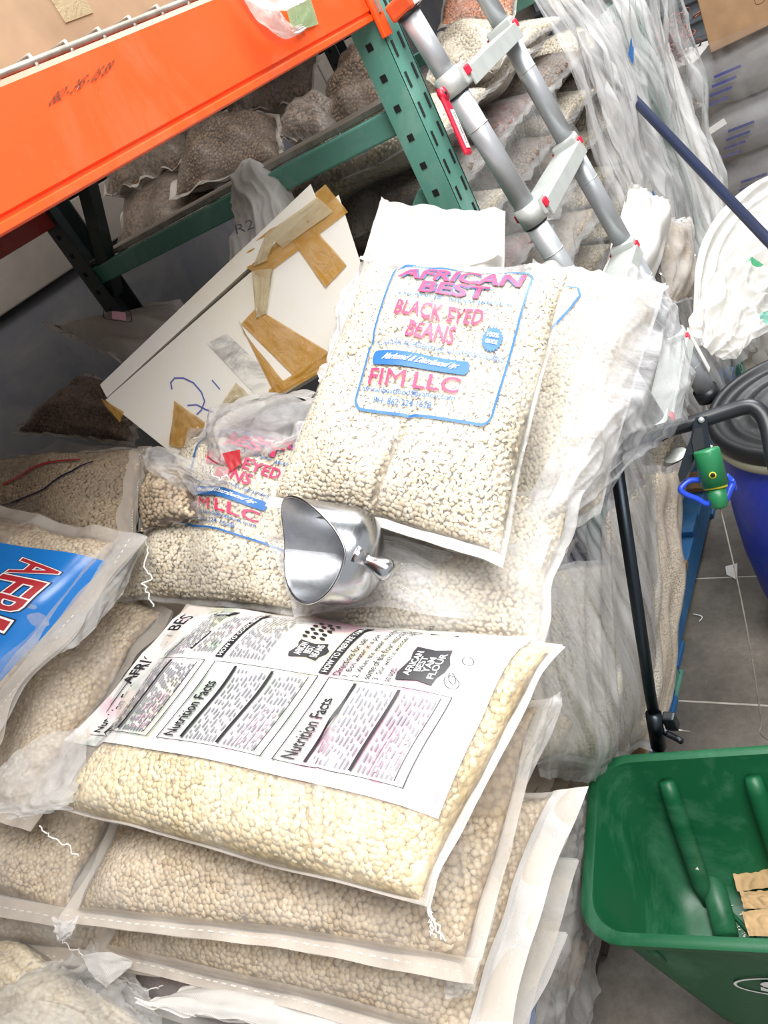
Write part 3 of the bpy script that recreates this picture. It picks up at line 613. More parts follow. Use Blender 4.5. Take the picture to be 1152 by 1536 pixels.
def flag(x0, x1, y0, y1, rows):
    P = [(x0, y0 + .01)] + [(x0 + (x1 - x0) * t, y0 + .008 * math.sin(t * 9)) for t in (.2, .4, .6, .8)] + [(x1, y0 + .01), (x1 - .015, (y0 + y1) / 2), (x1, y1)] + [(x0 + (x1 - x0) * t, y1 + .006 * math.sin(t * 8)) for t in (.8, .6, .4, .2)] + [(x0, y1), (x0 + .015, (y0 + y1) / 2)]
    pp.put(P, [tuple(range(len(P)))], K, .0010); n = len(rows)
    for i, r in enumerate(rows):
        a = y1 - (y1 - y0) * (.1 + .8 * i / n); b = y1 - (y1 - y0) * (.1 + .8 * (i + .85) / n); wd = (x1 - x0) * (.42 if len(r) < 5 else .7)
        m = (x0 + x1) / 2; pp.text(r, m - wd / 2, b, m + wd / 2, a, M['wink'], .012, 0, .0016)
flag(.61, .73, X2(.62), X2(.535), ('AFRICAN', 'BEST', 'BEANS')); flag(.56, .78, X2(.935), X2(.835), ('AFRICAN', 'BEST', 'YAM', 'FLOUR'))
def oval(cx, cy, rx, ry, mat, fill=True, rot=0, wd=.001):
    P = []
    for k in range(14):
        a = 2 * math.pi * k / 14; x, y = rx * math.cos(a), ry * math.sin(a); P.append((cx + x * math.cos(rot) - y * math.sin(rot), cy + x * math.sin(rot) + y * math.cos(rot)))
    if fill: pp.put(P, [tuple(range(14))], mat, .0010)
    else: pp.line(P, wd, mat, True, .0004)
for i in range(5):
    for j in range(3): oval(.76 + .032 * i, X2(.535 + .024 * j) + .004 * (i % 2), .011, .007, K, True, .6)
oval(.60, X2(.965), .035, .018, K, False, .3); oval(.62, X2(.962), .03, .008, K, False, .3); oval(.73, X2(.975), .025, .014, K, False, .3)
flag(.93, 1.0, X2(.12), X2(.02), ('BEST',)); flag(.9, .97, X2(.22), X2(.15), ('BEANS',)); flag(.93, .99, X2(.90), X2(.82), ('BEST',))
pp.build(yt)
# gathered film tail at its left corner, right corner with twisted seam, loose threads
ctrl_sheet('film_tail', [[D(0, 1150, .97), D(60, 1105, .99), D(130, 1090, .985)], [D(-25, 1185, .955), D(55, 1160, .965), D(130, 1150, .95)], [D(-10, 1215, .95), D(50, 1205, .94), D(110, 1195, .925)], [D(15, 1228, .945), D(55, 1222, .93), D(100, 1212, .92)]], M['tail'], yt, 40, 40, .005, 5, seed=8)
ctrl_sheet('seam_end', [[yb.S(.994, t, 1, .003), yb.S(.999, t, 1, .004), yb.S(1.004, t, 1, .002)] for t in (0, .12, .25, .37, .5, .62, .75, .87, 1)], M['woven_w'], yt, 80, 8, .0015, 9, (1, .3), seed=12)
thread(yt, [D(60, 1238, .92), D(75, 1255, .918), D(100, 1268, .915), D(118, 1285, .913)])
yc = yb.S(1.0, .0, 1, .003); yc = yc.reshape(3)
for k in range(4): thread(yt, [yc, yc + np.array([.002 + .003 * k, -.010, -.006]), yc + np.array([.004 + .006 * k, -.020, -.014])])

# second and third of the stack
P2 = PY - NY * .098
b2 = Bag(quad([(88, 1382), (712, 1478), (842, 1045), (215, 1120)], P2, NY), (0, 0, 1), .046, .05, (.03, .03, .06, .03), .03, 3.6, .55, .008, 13, .003)
t2 = sack('bean_sack', 'sack of tan split beans directly under the printed panel sack, second of the front stack', b2, 'tan_f', dict(mat=M['tan'], size=.0125, asp=(1, .8, .26), tilt=.35, spacing=.60, hi=False, vmax=.5), 'film', 'woven', [('v0', .075, 'woven')], 'front stack sacks', nu=90)
ctrl_sheet('hem', [[D(842, 1036, .90), D(818, 1052, .90)], [D(838, 1075, .885), D(800, 1110, .89)], [D(790, 1180, .87), D(768, 1190, .875)], [D(760, 1300, .835), D(735, 1310, .84)], [D(725, 1440, .80), D(700, 1450, .80)]], M['hazy'], t2, 60, 12, .004, 7, (1, .3), seed=31)
pf = Print(lambda u, v, o: b2.S(u, v, 1, .003 + o), [b2.uv(185, 1238), b2.uv(340, 1268), b2.uv(380, 1190), b2.uv(200, 1180)], .0006, .012, (.2, .1))
pf.line([(.0, .9), (.0, .25), (.03, .08), (.1, 0), (1.0, 0)], .004, M['blue']); pf.build(t2)
ctrl_sheet('corner_knot', [[D(78, 1375, .93), D(100, 1382, .925), D(118, 1372, .93)], [D(82, 1395, .925), D(96, 1402, .92), D(112, 1392, .92)], [D(88, 1410, .925), D(95, 1413, .922), D(102, 1405, .922)]], M['tail'], t2, 20, 20, .004, 3, seed=41)
ctrl_sheet('corner_knot', [[D(660, 1462, .80), D(690, 1455, .79), D(715, 1470, .79)], [D(665, 1480, .795), D(690, 1478, .785), D(712, 1484, .785)], [D(670, 1493, .795), D(690, 1495, .79), D(708, 1490, .79)]], M['tail'], t2, 20, 20, .004, 3, seed=42)
P3 = P2 - NY * .098
b3 = Bag(quad([(128, 1435), (745, 1610), (884, 1180), (300, 1200)], P3, NY), (0, 0, 1), .048, .05, (.03, .07, .06, .03), .03, 3.6, .55, .008, 23, .003)
t3 = sack('bean_sack', 'sack of pale split beans with a wide white right hem, third of the front stack', b3, 'tan_f', dict(mat=M['tan'], size=.0125, asp=(1, .8, .26), tilt=.35, spacing=.60, hi=False), 'film', 'woven', [('v0', .09, 'woven'), ('u1', .075, 'woven_w')], 'front stack sacks', nu=90)
ctrl_sheet('hem_corner', [[D(122, 1432, .99), D(160, 1428, .98), D(200, 1440, .97)], [D(135, 1458, .985), D(165, 1452, .975), D(198, 1446, .97)], [D(158, 1482, .98), D(172, 1470, .975), D(195, 1452, .97)]], M['woven_w'], t3, 20, 20, .002, 3, seed=43)
P4 = P3 - NY * .10
b4 = Bag(quad([(150, 1500), (770, 1700), (865, 1290), (330, 1240)], P4, NY), (0, 0, 1), .048, .05, (.04, .05, .05, .03), .03, 3.2, .6, .008, 33, .004)
t4 = sack('bean_sack', 'sack of dark red beans mostly hidden under the front stack', b4, 'red_f', None, 'hazy', 'woven', (), 'front stack sacks')
P5 = P4 - NY * .09
b5 = Bag(quad([(120, 1560), (700, 1760), (850, 1400), (330, 1330)], P5, NY), (0, 0, 1), .048, .05, (.04, .05, .05, .03), .03, 3.2, .6, .008, 35, .004)
sack('bean_sack', 'white opaque sack at the foot of the front stack, bottom edge of the view', b5, 'bep_f', None, 'woven_w', 'woven_w', (), 'front stack sacks')
bq = Bag([D(200, 1505, .93), D(560, 1570, .86), D(700, 1500, .90), D(290, 1478, .97)], (0, 0, 1), .012, .01, (.03,) * 4, .03, 3, .6, .003, 37, .003)
sack('folded_sack', 'folded white woven sack lying below the third front sack', bq, None, None, 'woven_w', 'woven_w', ())

# ---- left column
NL = nrm((.2, -.15, 1)); PL = D(110, 1110, 1.06)
ba = Bag(quad([(-230, 1180), (45, 1245), (262, 915), (20, 770)], PL, NL), (0, 0, 1), .05, .05, (.03, .05, .06, .03), .03, 3.2, .6, .012, 43, .004)
ta = sack('bean_sack', 'tan bean sack lying under the blue label sack, top of the left column', ba, 'tan_f', dict(mat=M['tan'], size=.0125, asp=(1, .8, .26), tilt=.35, spacing=.60), 'film', 'woven', [('v0', .07, 'woven')], 'left column sacks')
bb = Bag(quad([(-330, 1310), (112, 1400), (240, 1130), (-100, 1040)], PL - NL * .10, NL), (0, 0, 1), .05, .05, (.03, .05, .1, .03), .03, 3.2, .6, .01, 44, .004)
tb = sack('bean_sack', 'tan bean sack with woven lower edge, second in the left column', bb, 'tan_f', dict(mat=M['tan'], size=.0125, asp=(1, .8, .26), tilt=.35, spacing=.60), 'film', 'woven', [('v0', .1, 'woven')], 'left column sacks')
bc = Bag(quad([(-330, 1410), (235, 1462), (330, 1250), (-150, 1170)], PL - NL * .19, NL), (0, 0, 1), .045, .05, (.03, .05, .1, .03), .03, 3.2, .6, .01, 45, .004)
tc_ = sack('bean_sack', 'brownish bean sack in shade, third in the left column', bc, 'tan_f', dict(mat=M['tan'], size=.0115, asp=(1, .8, .35), spacing=.7), 'hazy', 'woven', [('v0', .1, 'woven')], 'left column sacks')
thread(tc_, [D(140, 1448, 1.02), D(170, 1462, 1.015), D(220, 1485, 1.01), D(245, 1478, 1.01)]); thread(tb, [D(88, 1408, 1.02), D(110, 1425, 1.015), D(140, 1440, 1.01), D(152, 1455, 1.01)])
bw = Bag([D(-150, 1480, 1.05), D(60, 1640, .95), D(260, 1560, 1.0), D(20, 1400, 1.13)], (0, 0, 1), .06, .04, (.03,) * 4, .03, 3, .6, .012, 47, .006)
tw = sack('bean_sack', 'pale bean sack wrapped in crumpled film at the bottom left corner', bw, 'yam_f', dict(mat=M['yam'], size=.0125, asp=(1, .8, .35), spacing=.7), 'hazy', 'film', ())
ctrl_sheet('crumpled_wrap', [[D(80, 1440, 1.02), D(150, 1425, 1.03), D(200, 1460, 1.02)], [D(-20, 1500, .98), D(110, 1480, .96), D(230, 1510, .97)], [D(-20, 1560, .93), D(120, 1550, .92), D(260, 1560, .94)]], M['hazy'], tw, 60, 60, .012, 5, seed=48)

# ---- blue label sack
NB = nrm((.35, -.3, .9)); PB = D(100, 950, 1.03)
bl = Bag(quad([(-320, 960), (-20, 1128), (220, 806), (-70, 740)], PB, NB), (0, 0, 1), .045, .045, (.04, .10, .04, .06), .03, 3.2, .6, .008, 53, .005)
tl_ = sack('bean_sack', 'bean sack with a bright blue panel and big red letters at the left edge', bl, 'tan_f', dict(mat=M['tan'], size=.0125, asp=(1, .8, .26), tilt=.35, spacing=.60, umin=.6), 'film', 'woven', [('u1', .11, 'hazy')])
q = [bl.uv(155, 853), bl.uv(-8, 1030), bl.uv(-190, 940), bl.uv(-30, 800)]
# layout: x runs down along the hem (reading direction), y up = towards the hem
pb = Print(lambda u, v, o: bl.S(u, v, 1, .003 + o, .7), [bl.uv(-60, 812, (.5, .9)), bl.uv(-200, 950, (.3, .3)), bl.uv(-8, 1028), bl.uv(152, 852)], .0006, .012, (.32, .26))
pb.rect(-.05, -.05, 1.04, 1, M['lblue'], 0)
for mt, bo, lf in ((M['navy'], .055, .0006), (M['wink'], .038, .0009), (M['dred'], .012, .0012)):
    for i, ch in enumerate('AFRICAN'):
        V, F = text_mesh(ch, bo); V0, _ = text_mesh(ch, .0); a = V0.min(0); bsz = V0.max(0) - a; sx = .125 / max(.4, bsz[0]) if ch != 'I' else .19; sx = .125 / bsz[0] if ch != 'I' else .34
        N = (V - a); wd = .155 if ch != 'I' else .075; x0 = .06 + [0, .175, .34, .52, .61, .79, .97][i]
        pb.put(np.stack([x0 + N[:, 0] / bsz[0] * (.145 if ch != 'I' else .06), .53 + N[:, 1] / bsz[1] * .31], 1), F, mt, lf)
pb.rect(.05, .14, .10, .22, M['dred'], .001)
pb.build(tl_)
ctrl_sheet('film_tail', [[D(150, 860, 1.08), D(175, 815, 1.11), D(215, 806, 1.12)], [D(120, 900, 1.06), D(170, 870, 1.06), D(219, 812, 1.11)], [D(75, 990, 1.03), D(130, 955, 1.03), D(185, 890, 1.07)]], M['hazy'], tl_, 40, 30, .004, 4, seed=58)
thread(tl_, [D(219, 812, 1.10), D(222, 830, 1.09), D(216, 850, 1.085), D(229, 868, 1.075), D(215, 875, 1.07), D(222, 893, 1.06), D(230, 910, 1.05)], .0012)

# ---- brown wrapped sack behind
bf = Bag(quad([(-90, 905), (205, 815), (232, 668), (-60, 690)], D(100, 780, 1.34), (.2, -.35, 1)), (0, 0, 1), .05, .06, (.03,) * 4, .03, 3.2, .6, .01, 63, .004)
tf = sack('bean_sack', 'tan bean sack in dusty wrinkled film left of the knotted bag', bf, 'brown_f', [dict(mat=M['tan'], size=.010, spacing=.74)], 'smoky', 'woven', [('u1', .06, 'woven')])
ctrl_sheet('crumpled_wrap', [[D(-30, 690, 1.52), D(90, 665, 1.52), D(222, 668, 1.42)], [D(-30, 735, 1.40), D(90, 725, 1.38), D(215, 710, 1.33)], [D(-30, 790, 1.29), D(50, 760, 1.30), D(150, 735, 1.31)]], M['smoky'], tf, 60, 60, .009, 5, seed=64)
pf = Print(lambda u, v, o: bf.S(u, v, 1, .003 + o), [bf.uv(-30, 850), bf.uv(120, 800), bf.uv(165, 690), bf.uv(-10, 700)], .001, .012, (.2, .15))
pf.line(resample([(0, .48), (.3, .5), (.6, .6), (.8, .78), (.9, .95)], closed=False), .003, M['navy'], False); pf.line(resample([(.2, .72), (.45, .86), (.8, .97)], closed=False), .005, M['dred']); pf.build(tf)

# ---- folded black-eyed bean sack with open top
NG = nrm((.2, -.45, 1)); PG = D(330, 810, 1.14)
bg = Bag(quad([(170, 905), (455, 925), (500, 650), (285, 640)], PG, NG), (0, 0, 1), .055, .05, (.03, .03, .03, .05), .04, 3.0, .6, .01, 73, .004)
tg = sack('bean_sack', 'opened black eyed bean sack with pink and blue print left of the metal scoop', bg, 'bep_f', dict(mat=M['bep'], size=.0092, spacing=.72, hi=True, eye=M['eye']), 'film', 'film', ())
def bean_label(bag, quadpx, parent, lines=True, g=(.5, .5)):
    P = Print(lambda u, v, o: bag.S(u, v, 1, .003 + o, .7), [bag.uv(*p, g) for p in quadpx], .0007, .010, (.22, .20)); R, B, W = M['red'], M['blue'], M['wink']
    P.line(resample(rrect(0, -.02, 1, 1, .07)), .0032, B, True)
    for mt, bo, lf in ((B, .05, .0002), (R, .022, .0006)):
        P.text('AFRICAN', .05, .855, .95, .975, mt, bo, .02, lf); P.text('BEST', .24, .735, .74, .845, mt, bo, .02, lf)
    P.text('ORANGE, NEW JERSEY', .10, .685, .93, .72, B, .012); P.text('BLACK EYED', .12, .545, .76, .655, R, .018); P.text('BEANS', .26, .405, .60, .52, R, .018)
    P.text('ALL NATURAL  NO PRESERVATIVES  NO ARTIFICIAL COLORING', .05, .345, .97, .375, B, .01)
    P.put([(x, y) for x, y in rrect(.05, .235, .76, .315, .03)], [tuple(range(28))], B, .0); P.text('Marketed & Distributed by:', .14, .255, .68, .298, W, .015, .1, .0008)
    P.text('FI', .06, .125, .165, .215, R, .012); P.text('M', .195, .125, .335, .215, R, -.004); P.text('LLC', .40, .125, .73, .215, R, .012); P.text('africanbestfood@yahoo.com', .03, .075, .72, .115, B, .008); P.text('PH: 862 224 1628', .14, .025, .57, .06, B, .008)
    S = []; n = 20
    for k in range(n * 2): a = math.pi * k / n; r = .075 if k % 2 else .062; S.append((.86 + r * math.cos(a), .47 + r * 1.1 * math.sin(a)))
    P.put(S, [tuple(range(len(S)))], B, 0); P.text('100%', .82, .48, .90, .51, W, .02, 0, .0008); P.text('GRADE', .82, .44, .90, .465, W, .02, 0, .0008)
    P.build(parent)
bean_label(bg, [(262, 776), (455, 838), (535, 672), (345, 620)], tg, g=(.6, .5))
ctrl_sheet('open_top', [[D(296, 660, 1.23), D(318, 612, 1.26), D(385, 598, 1.28), D(470, 590, 1.26)], [D(312, 684, 1.14), D(340, 640, 1.15), D(400, 632, 1.15), D(478, 615, 1.14)], [D(345, 702, 1.12), D(370, 684, 1.11), D(420, 668, 1.10), D(470, 645, 1.11)], [D(345, 698, 1.14), D(372, 678, 1.14), D(420, 662, 1.13), D(468, 636, 1.15)]], M['tail'], tg, 60, 70, .009, 4, seed=75)
ctrl_sheet('open_top', [[D(300, 668, 1.24), D(330, 625, 1.28), D(390, 600, 1.30), D(465, 600, 1.28)], [D(310, 640, 1.27), D(345, 610, 1.31), D(400, 592, 1.33), D(474, 588, 1.30)]], M['poly'], tg, 30, 60, .006, 4, seed=76)
ctrl_sheet('printed_fold', [[D(333, 680, 1.105), D(360, 674, 1.10)], [D(345, 708, 1.10), D(362, 695, 1.10)]], M['dred'], tg, 10, 10, .001, 3, seed=77)
kn = Bag([D(208, 800, 1.13), D(305, 775, 1.08), D(290, 700, 1.14), D(225, 690, 1.18)], (0, 0, 1), .035, .03, (.02, .1, .02, .06), .03, 2.4, .6, .008, 81, .005)
tk = sack('knotted_bag', 'small twisted clear bag of brown beans beside the opened sack', kn, 'brown_f', dict(mat=M['tan'], size=.010, spacing=.74), 'smoky', 'film', (), cat='bag')
ctrl_sheet('twisted_neck', [[D(215, 690, 1.14), D(235, 674, 1.15), D(300, 690, 1.13), D(340, 712, 1.09)], [D(222, 705, 1.11), D(250, 690, 1.10), D(300, 705, 1.09), D(344, 716, 1.07)], [D(245, 720, 1.10), D(270, 712, 1.09), D(310, 718, 1.08), D(346, 722, 1.06)], [D(250, 735, 1.12), D(285, 742, 1.10), D(320, 735, 1.08), D(342, 726, 1.07)]], M['hazy'], tk, 50, 60, .007, 4, seed=83)
thread(tk, [D(315, 700, 1.07), D(318, 712, 1.065), D(330, 718, 1.06), D(340, 712, 1.06)], .0012)

# ---- main black-eyed bean sack
NK = nrm((.38, -.42, 1)); PK = D(640, 620, .98)
cr = lambda u, v: -.016 * np.exp(-((u - .46 - .25 * v) / .014) ** 2) * np.clip((.36 - v) / .36, 0, 1) ** .5 - .006 * np.exp(-((v - .6 - .45 * (u - .3)) / .02) ** 2) * (u < .6)
bk = Bag(quad([(400, 760), (752, 852), (866, 396), (548, 384)], PK, NK), (.4, -.4, 1), .05, .05, (.015, .018, .035, .03), .05, 3.2, .62, .007, 93, .0030, None, cr, .62)
tk2 = sack('bean_sack', 'large clear black eyed bean sack with pink and blue print, propped up behind the scoop', bk, 'bep_f', dict(mat=M['bep'], size=.0088, spacing=.70, hi=True, eye=M['eye'], sides=(1,)), 'film', 'film', [('v0', .032, 'poly')], nu=100, nv=100)
bean_label(bk, [(530, 606), (735, 634), (802, 410), (600, 398)], tk2)

# ---- wrapped sack right of it, its stretch film
bL = Bag(quad([(735, 862), (900, 770), (1000, 425), (800, 385)], D(850, 620, 1.10), (.45, -.35, .9)), (.4, -.4, 1), .05, .06, (.03, .03, .04, .03), .04, 3, .6, .008, 103, .003)
tL = sack('bean_sack', 'pale bean sack under milky stretch film right of the large printed sack', bL, 'bep_f', dict(mat=M['bep'], size=.0094, spacing=.74, umax=.8), 'hazy', 'hazy', ())
pf = Print(lambda u, v, o: bL.S(u, v, 1, .003 + o), [bL.uv(800, 560), bL.uv(850, 560), bL.uv(880, 430), bL.uv(820, 425)], .001, .012, (.05, .15)); pf.line(resample([(.1, .3), (.75, .75), (.9, .88), (.8, .97), (.3, .98)], closed=False), .003, M['blue']); pf.build(tL)
ctrl_sheet('stretch_film', [[D(930, 400, 1.12), D(985, 420, 1.14), D(1000, 470, 1.12), D(985, 520, 1.10)],
    [D(905, 450, 1.06), D(960, 455, 1.05), D(1015, 475, 1.10), D(1036, 560, 1.12)],
    [D(870, 540, 1.03), D(930, 540, 1.01), D(1000, 560, 1.04), D(1040, 620, 1.12)],
    [D(830, 660, 1.0), D(890, 650, .98), D(960, 640, 1.02), D(1020, 650, 1.14)],
    [D(780, 760, .98), D(850, 740, .96), D(910, 710, 1.0), D(975, 668, 1.12)],
    [D(755, 815, .97), D(790, 820, .96), D(850, 785, .99), D(940, 700, 1.08)],
    [D(752, 860, 1.0), D(765, 850, 1.0), D(820, 830, 1.04), D(900, 745, 1.12)]], M['stretch2'], tL, 120, 90, .010, 5, (1, .6), seed=108)

# ---- white poly sack behind the large one
bj = Bag([D(478, 592, 1.22), D(765, 560, 1.16), D(757, 318, 1.30), D(572, 300, 1.34)], (.4, -.5, .5), .035, .02, (.02,) * 4, .02, 2.4, .6, .03, 113, .002, None, lambda u, v: -.016 * np.exp(-((u - .35 - .1 * np.sin(5 * v)) / .05) ** 2) + .012 * np.exp(-((u - .62 + .15 * v) / .06) ** 2) - .010 * np.exp(-((v - .78) / .04) ** 2))
tj = sack('poly_sack', 'empty crumpled white poly sack standing behind the large printed sack', bj, None, None, 'woven_w', 'woven_w', (), nu=110, nv=110)
ctrl_sheet('folded_mouth', [[D(572, 298, 1.32), D(600, 325, 1.30), D(650, 330, 1.28), D(700, 318, 1.27), D(758, 318, 1.27)], [D(560, 340, 1.27), D(600, 350, 1.25), D(650, 352, 1.24), D(700, 345, 1.23), D(756, 345, 1.24)], [D(540, 395, 1.23), D(600, 400, 1.2), D(650, 400, 1.2), D(700, 400, 1.19), D(756, 385, 1.2)]], M['woven_w'], tj, 50, 80, .008, 4, seed=114)
ctrl_sheet('folded_side', [[D(560, 380, 1.24), D(520, 420, 1.24), D(505, 470, 1.22)], [D(545, 470, 1.2), D(505, 500, 1.19), D(490, 540, 1.2)], [D(520, 570, 1.17), D(490, 580, 1.18), D(474, 560, 1.2)]], M['woven_w'], tj, 40, 40, .008, 4, seed=115)

for k, (x, y) in enumerate([(612, 348), (632, 338), (652, 345), (676, 335), (694, 343)]):
    pj = bj.uv(x, y, (.5, .9)); w_ = .03
    P = Print(lambda u, v, o: bj.S(u, v, 1, .004 + o), [pj + [-w_, -w_], pj + [w_, -w_], pj + [w_, w_], pj + [-w_, w_]], .001, .02, (.02, .02)); P.put([(.5 + .45 * math.cos(a), .5 + .4 * math.sin(a * 1.0) * (.6 + .4 * math.cos(3 * a))) for a in np.linspace(0, 6.1, 12)], [tuple(range(12))], M['stain']); P.build(tj)

# ---- wrapped sack under the scoop
NN = nrm((.2, -.35, 1)); PN = D(640, 880, 1.0)
bn = Bag(quad([(380, 985), (815, 975), (880, 740), (430, 735)], PN, NN), (0, 0, 1), .045, .05, (.03,) * 4, .03, 3.2, .6, .01, 123, .004)
tn = sack('bean_sack', 'film wrapped pale bean sack the scoop rests on', bn, 'bep_f', dict(mat=M['bep'], size=.0094, spacing=.76), 'hazy', 'film', ())
ctrl_sheet('stretch_film', [[D(400, 800, 1.02), D(430, 880, .985), D(440, 925, .97)], [D(560, 800, .985), D(590, 850, .955), D(560, 910, .945)], [D(700, 830, .945), D(680, 870, .935), D(660, 925, .925)], [D(830, 800, .94), D(800, 880, .915), D(760, 930, .905)]], M['stretch2'], tn, 80, 60, .006, 4, (1, .6), seed=124)

# ---- sacks and film down the aisle side of the near pallet
def side(nm, px, x, fill, bm, lab, seed, h=.05, top='hazy', grp='side sacks'):
    c = [AX(p[0], p[1], x + (p[2] if len(p) > 2 else 0)) for p in px]
    b = Bag(c, (1, -.4, .3), h, h * .9, (.03,) * 4, .03, 2.6, .6, .012, seed, .005)
    return b, sack('bean_sack', lab, b, fill, bm, top, 'hazy', (), grp)
side('s', [(778, 1150), (925, 1150), (925, 830, -.03), (815, 850, -.05)], -.60, 'bep_f', dict(mat=M['bep'], size=.0098, spacing=.78), 'upright pale bean sack bulging down the wrapped pallet side, nearest the green hopper', 131, .055)
side('s', [(905, 1150), (985, 1125), (975, 700, -.02), (905, 760, -.03)], -.635, 'bep_f', dict(mat=M['bep'], size=.0098, spacing=.8), 'narrow pale bean sack in the wrap behind the black handle pole', 132, .045)
side('s', [(958, 1120), (1003, 1090), (1025, 690, 0), (965, 700, -.02)], -.655, 'bep_f', dict(mat=M['bep'], size=.0098, spacing=.8), 'woven bean sack edge at the far corner of the wrapped pallet, above the blue pallet', 133, .03, 'woven')
side('s', [(735, 1180), (850, 1130), (848, 1020, -.03), (790, 1010, -.04)], -.585, 'brown_f', dict(mat=M['tan'], size=.0098, spacing=.8), 'small brown bean sack corner behind the right hem of the front stack', 134, .03, 'film')
wf = ctrl_sheet('stretch_film', [[AX(770, 850, -.53), AX(850, 770, -.545), AX(930, 690, -.575), AX(985, 660, -.605)], [AX(775, 930, -.52), AX(860, 900, -.53), AX(930, 840, -.56), AX(985, 790, -.60)], [AX(790, 1020, -.525), AX(870, 1020, -.525), AX(935, 980, -.55), AX(990, 900, -.605)], [AX(800, 1110, -.56), AX(880, 1120, -.53), AX(940, 1090, -.56), AX(985, 1010, -.62)], [AX(810, 1165, -.61), AX(880, 1172, -.60), AX(925, 1140, -.61), AX(970, 1085, -.64)]], M['stretch'], None, 130, 90, .006, 6, (.2, 1.6), seed=141)
tag(wf, 'streaky clear stretch film stretched down the aisle side of the near pallet', 'stretch film')
pw = ctrl_sheet('poly_sheet', [[AX(865, 1190, -.60), AX(905, 1190, -.62), AX(900, 1240, -.63)], [AX(830, 1300, -.585), AX(880, 1310, -.60), AX(930, 1300, -.64)], [AX(800, 1430, -.575), AX(850, 1440, -.59), AX(905, 1430, -.63)], [AX(770, 1600, -.57), AX(820, 1600, -.58), AX(880, 1580, -.62)]], M['tail'], None, 90, 60, .012, 5, (1.2, 1), seed=143)
tag(pw, 'crumpled milky plastic sheet hanging between the front stack and the green hopper', 'plastic sheet')


bp = ctrl_sheet('blue_sack', [[AX(768, 1600, -.572), AX(798, 1425, -.572)], [AX(800, 1600, -.578), AX(812, 1412, -.582)]], M['lblue'], None, 12, 20, .003, 3, seed=146); tag(bp, 'narrow bright blue plastic flap below the white right hem', 'plastic sheet')

# =================================================================== BOARD WITH TAPE
P0 = D(330, 480, 1.36); NS = nrm((.70, -.52, .42))
A_, B_, C_, D_ = quad([(158, 600), (268, 688), (575, 500), (508, 292)], P0, NS)
B_ = B_; ex = nrm(D_ - A_); ey = nrm(np.cross(NS, ex))
fm = empty('foam_board', (A_ + B_) / 2, 'tall white board box patched with brown tape, leaning in the rack bay', 'box')
MB().prism([A_, B_, C_, D_], -NS * .035).build('board', M['foam'], fm)
lip = [AP(x, y, P0 + NS * .004, NS) for x, y in [(150, 577), (160, 596), (478, 305), (466, 276)]]
MB().prism(lip, -NS * .042).build('folded_edge', M['foam'], fm)
def tp(px, mat, lift=.001, nm='packing_tape', amp=.0012, sd=1):
    q = [AP(x, y, P0 + NS * lift, NS) for x, y in px]; G = [[q[0] + (q[3] - q[0]) * t for t in (0, .33, .66, 1)], [(q[0] + q[1]) / 2 + ((q[2] + q[3]) / 2 - (q[0] + q[1]) / 2) * t for t in (0, .33, .66, 1)], [q[1] + (q[2] - q[1]) * t for t in (0, .33, .66, 1)]]
    G = [[p + NS * .0015 for p in r] for r in G]
    ctrl_sheet(nm, G, M[mat], fm, 16, 16, amp, 3, seed=sd)
tp([(352, 388), (392, 418), (522, 318), (488, 277)], 'tape', .002, sd=1); tp([(398, 352), (424, 372), (500, 318), (476, 296)], 'tape2', .0045, sd=2)
tp([(432, 352), (462, 332), (520, 398), (488, 432)], 'tape', .003, sd=3); tp([(378, 408), (410, 402), (400, 470), (384, 478)], 'tape2', .005, sd=4, amp=.004)
tp([(362, 486), (384, 462), (496, 530), (452, 575)], 'tape', .002, sd=5); tp([(358, 480), (366, 500), (432, 580), (412, 592)], 'tape', .0035, sd=6)
tp([(404, 584), (494, 528), (486, 556), (398, 604)], 'tape', .003, sd=7); tp([(152, 598), (186, 618), (180, 634), (156, 606)], 'tape', .002, sd=8)
tp([(262, 602), (308, 634), (288, 676), (254, 668)], 'tape', .006, 'tape_flap', .005, sd=9); tp([(354, 574), (378, 596), (350, 614), (328, 612)], 'tape2', .006, 'tape_flap', .004, sd=10)
tp([(380, 400), (400, 392), (412, 360), (398, 352)], 'tape2', .006, sd=12, amp=.003)
Pm = Print(lambda u, v, o: AP(0, 0, P0, NS) * 0 + np.array([AP(a, b, P0 + NS * (.0006 + o), NS) for a, b in zip(np.atleast_1d(u), np.atleast_1d(v))]), [(0, 1536), (1152, 1536), (1152, 0), (0, 0)], .0005, .03, (.3, .4))
def pxl(pts, mat, wd): Pm.line([(x / 1152, 1 - y / 1536) for x, y in pts], wd, mat)
pxl([(258, 584), (256, 574), (262, 567), (275, 567), (290, 574), (302, 588), (307, 602), (302, 615), (295, 622)], M['marker'], .0006)
pxl([(281, 608), (295, 607), (308, 614), (320, 618)], M['marker'], .0006); pxl([(318, 570), (330, 584)], M['marker'], .0005)
Pm.text('B1B2', 350 / 1152, 1 - 402 / 1536, 364 / 1152, 1 - 388 / 1536, M['black'], .02); Pm.build(fm)
sm = [AP(x, y, P0 + NS * .0012, NS) for x, y in [(310, 515), (340, 500), (420, 575), (390, 600)]]
MB().add(sm, [(0, 1, 2, 3)]).build('dirty_patch', m_dusty('smudge', '#d9d6cd', '#5f5e5c', (.45, .7), .7, 14, 0, False), fm)

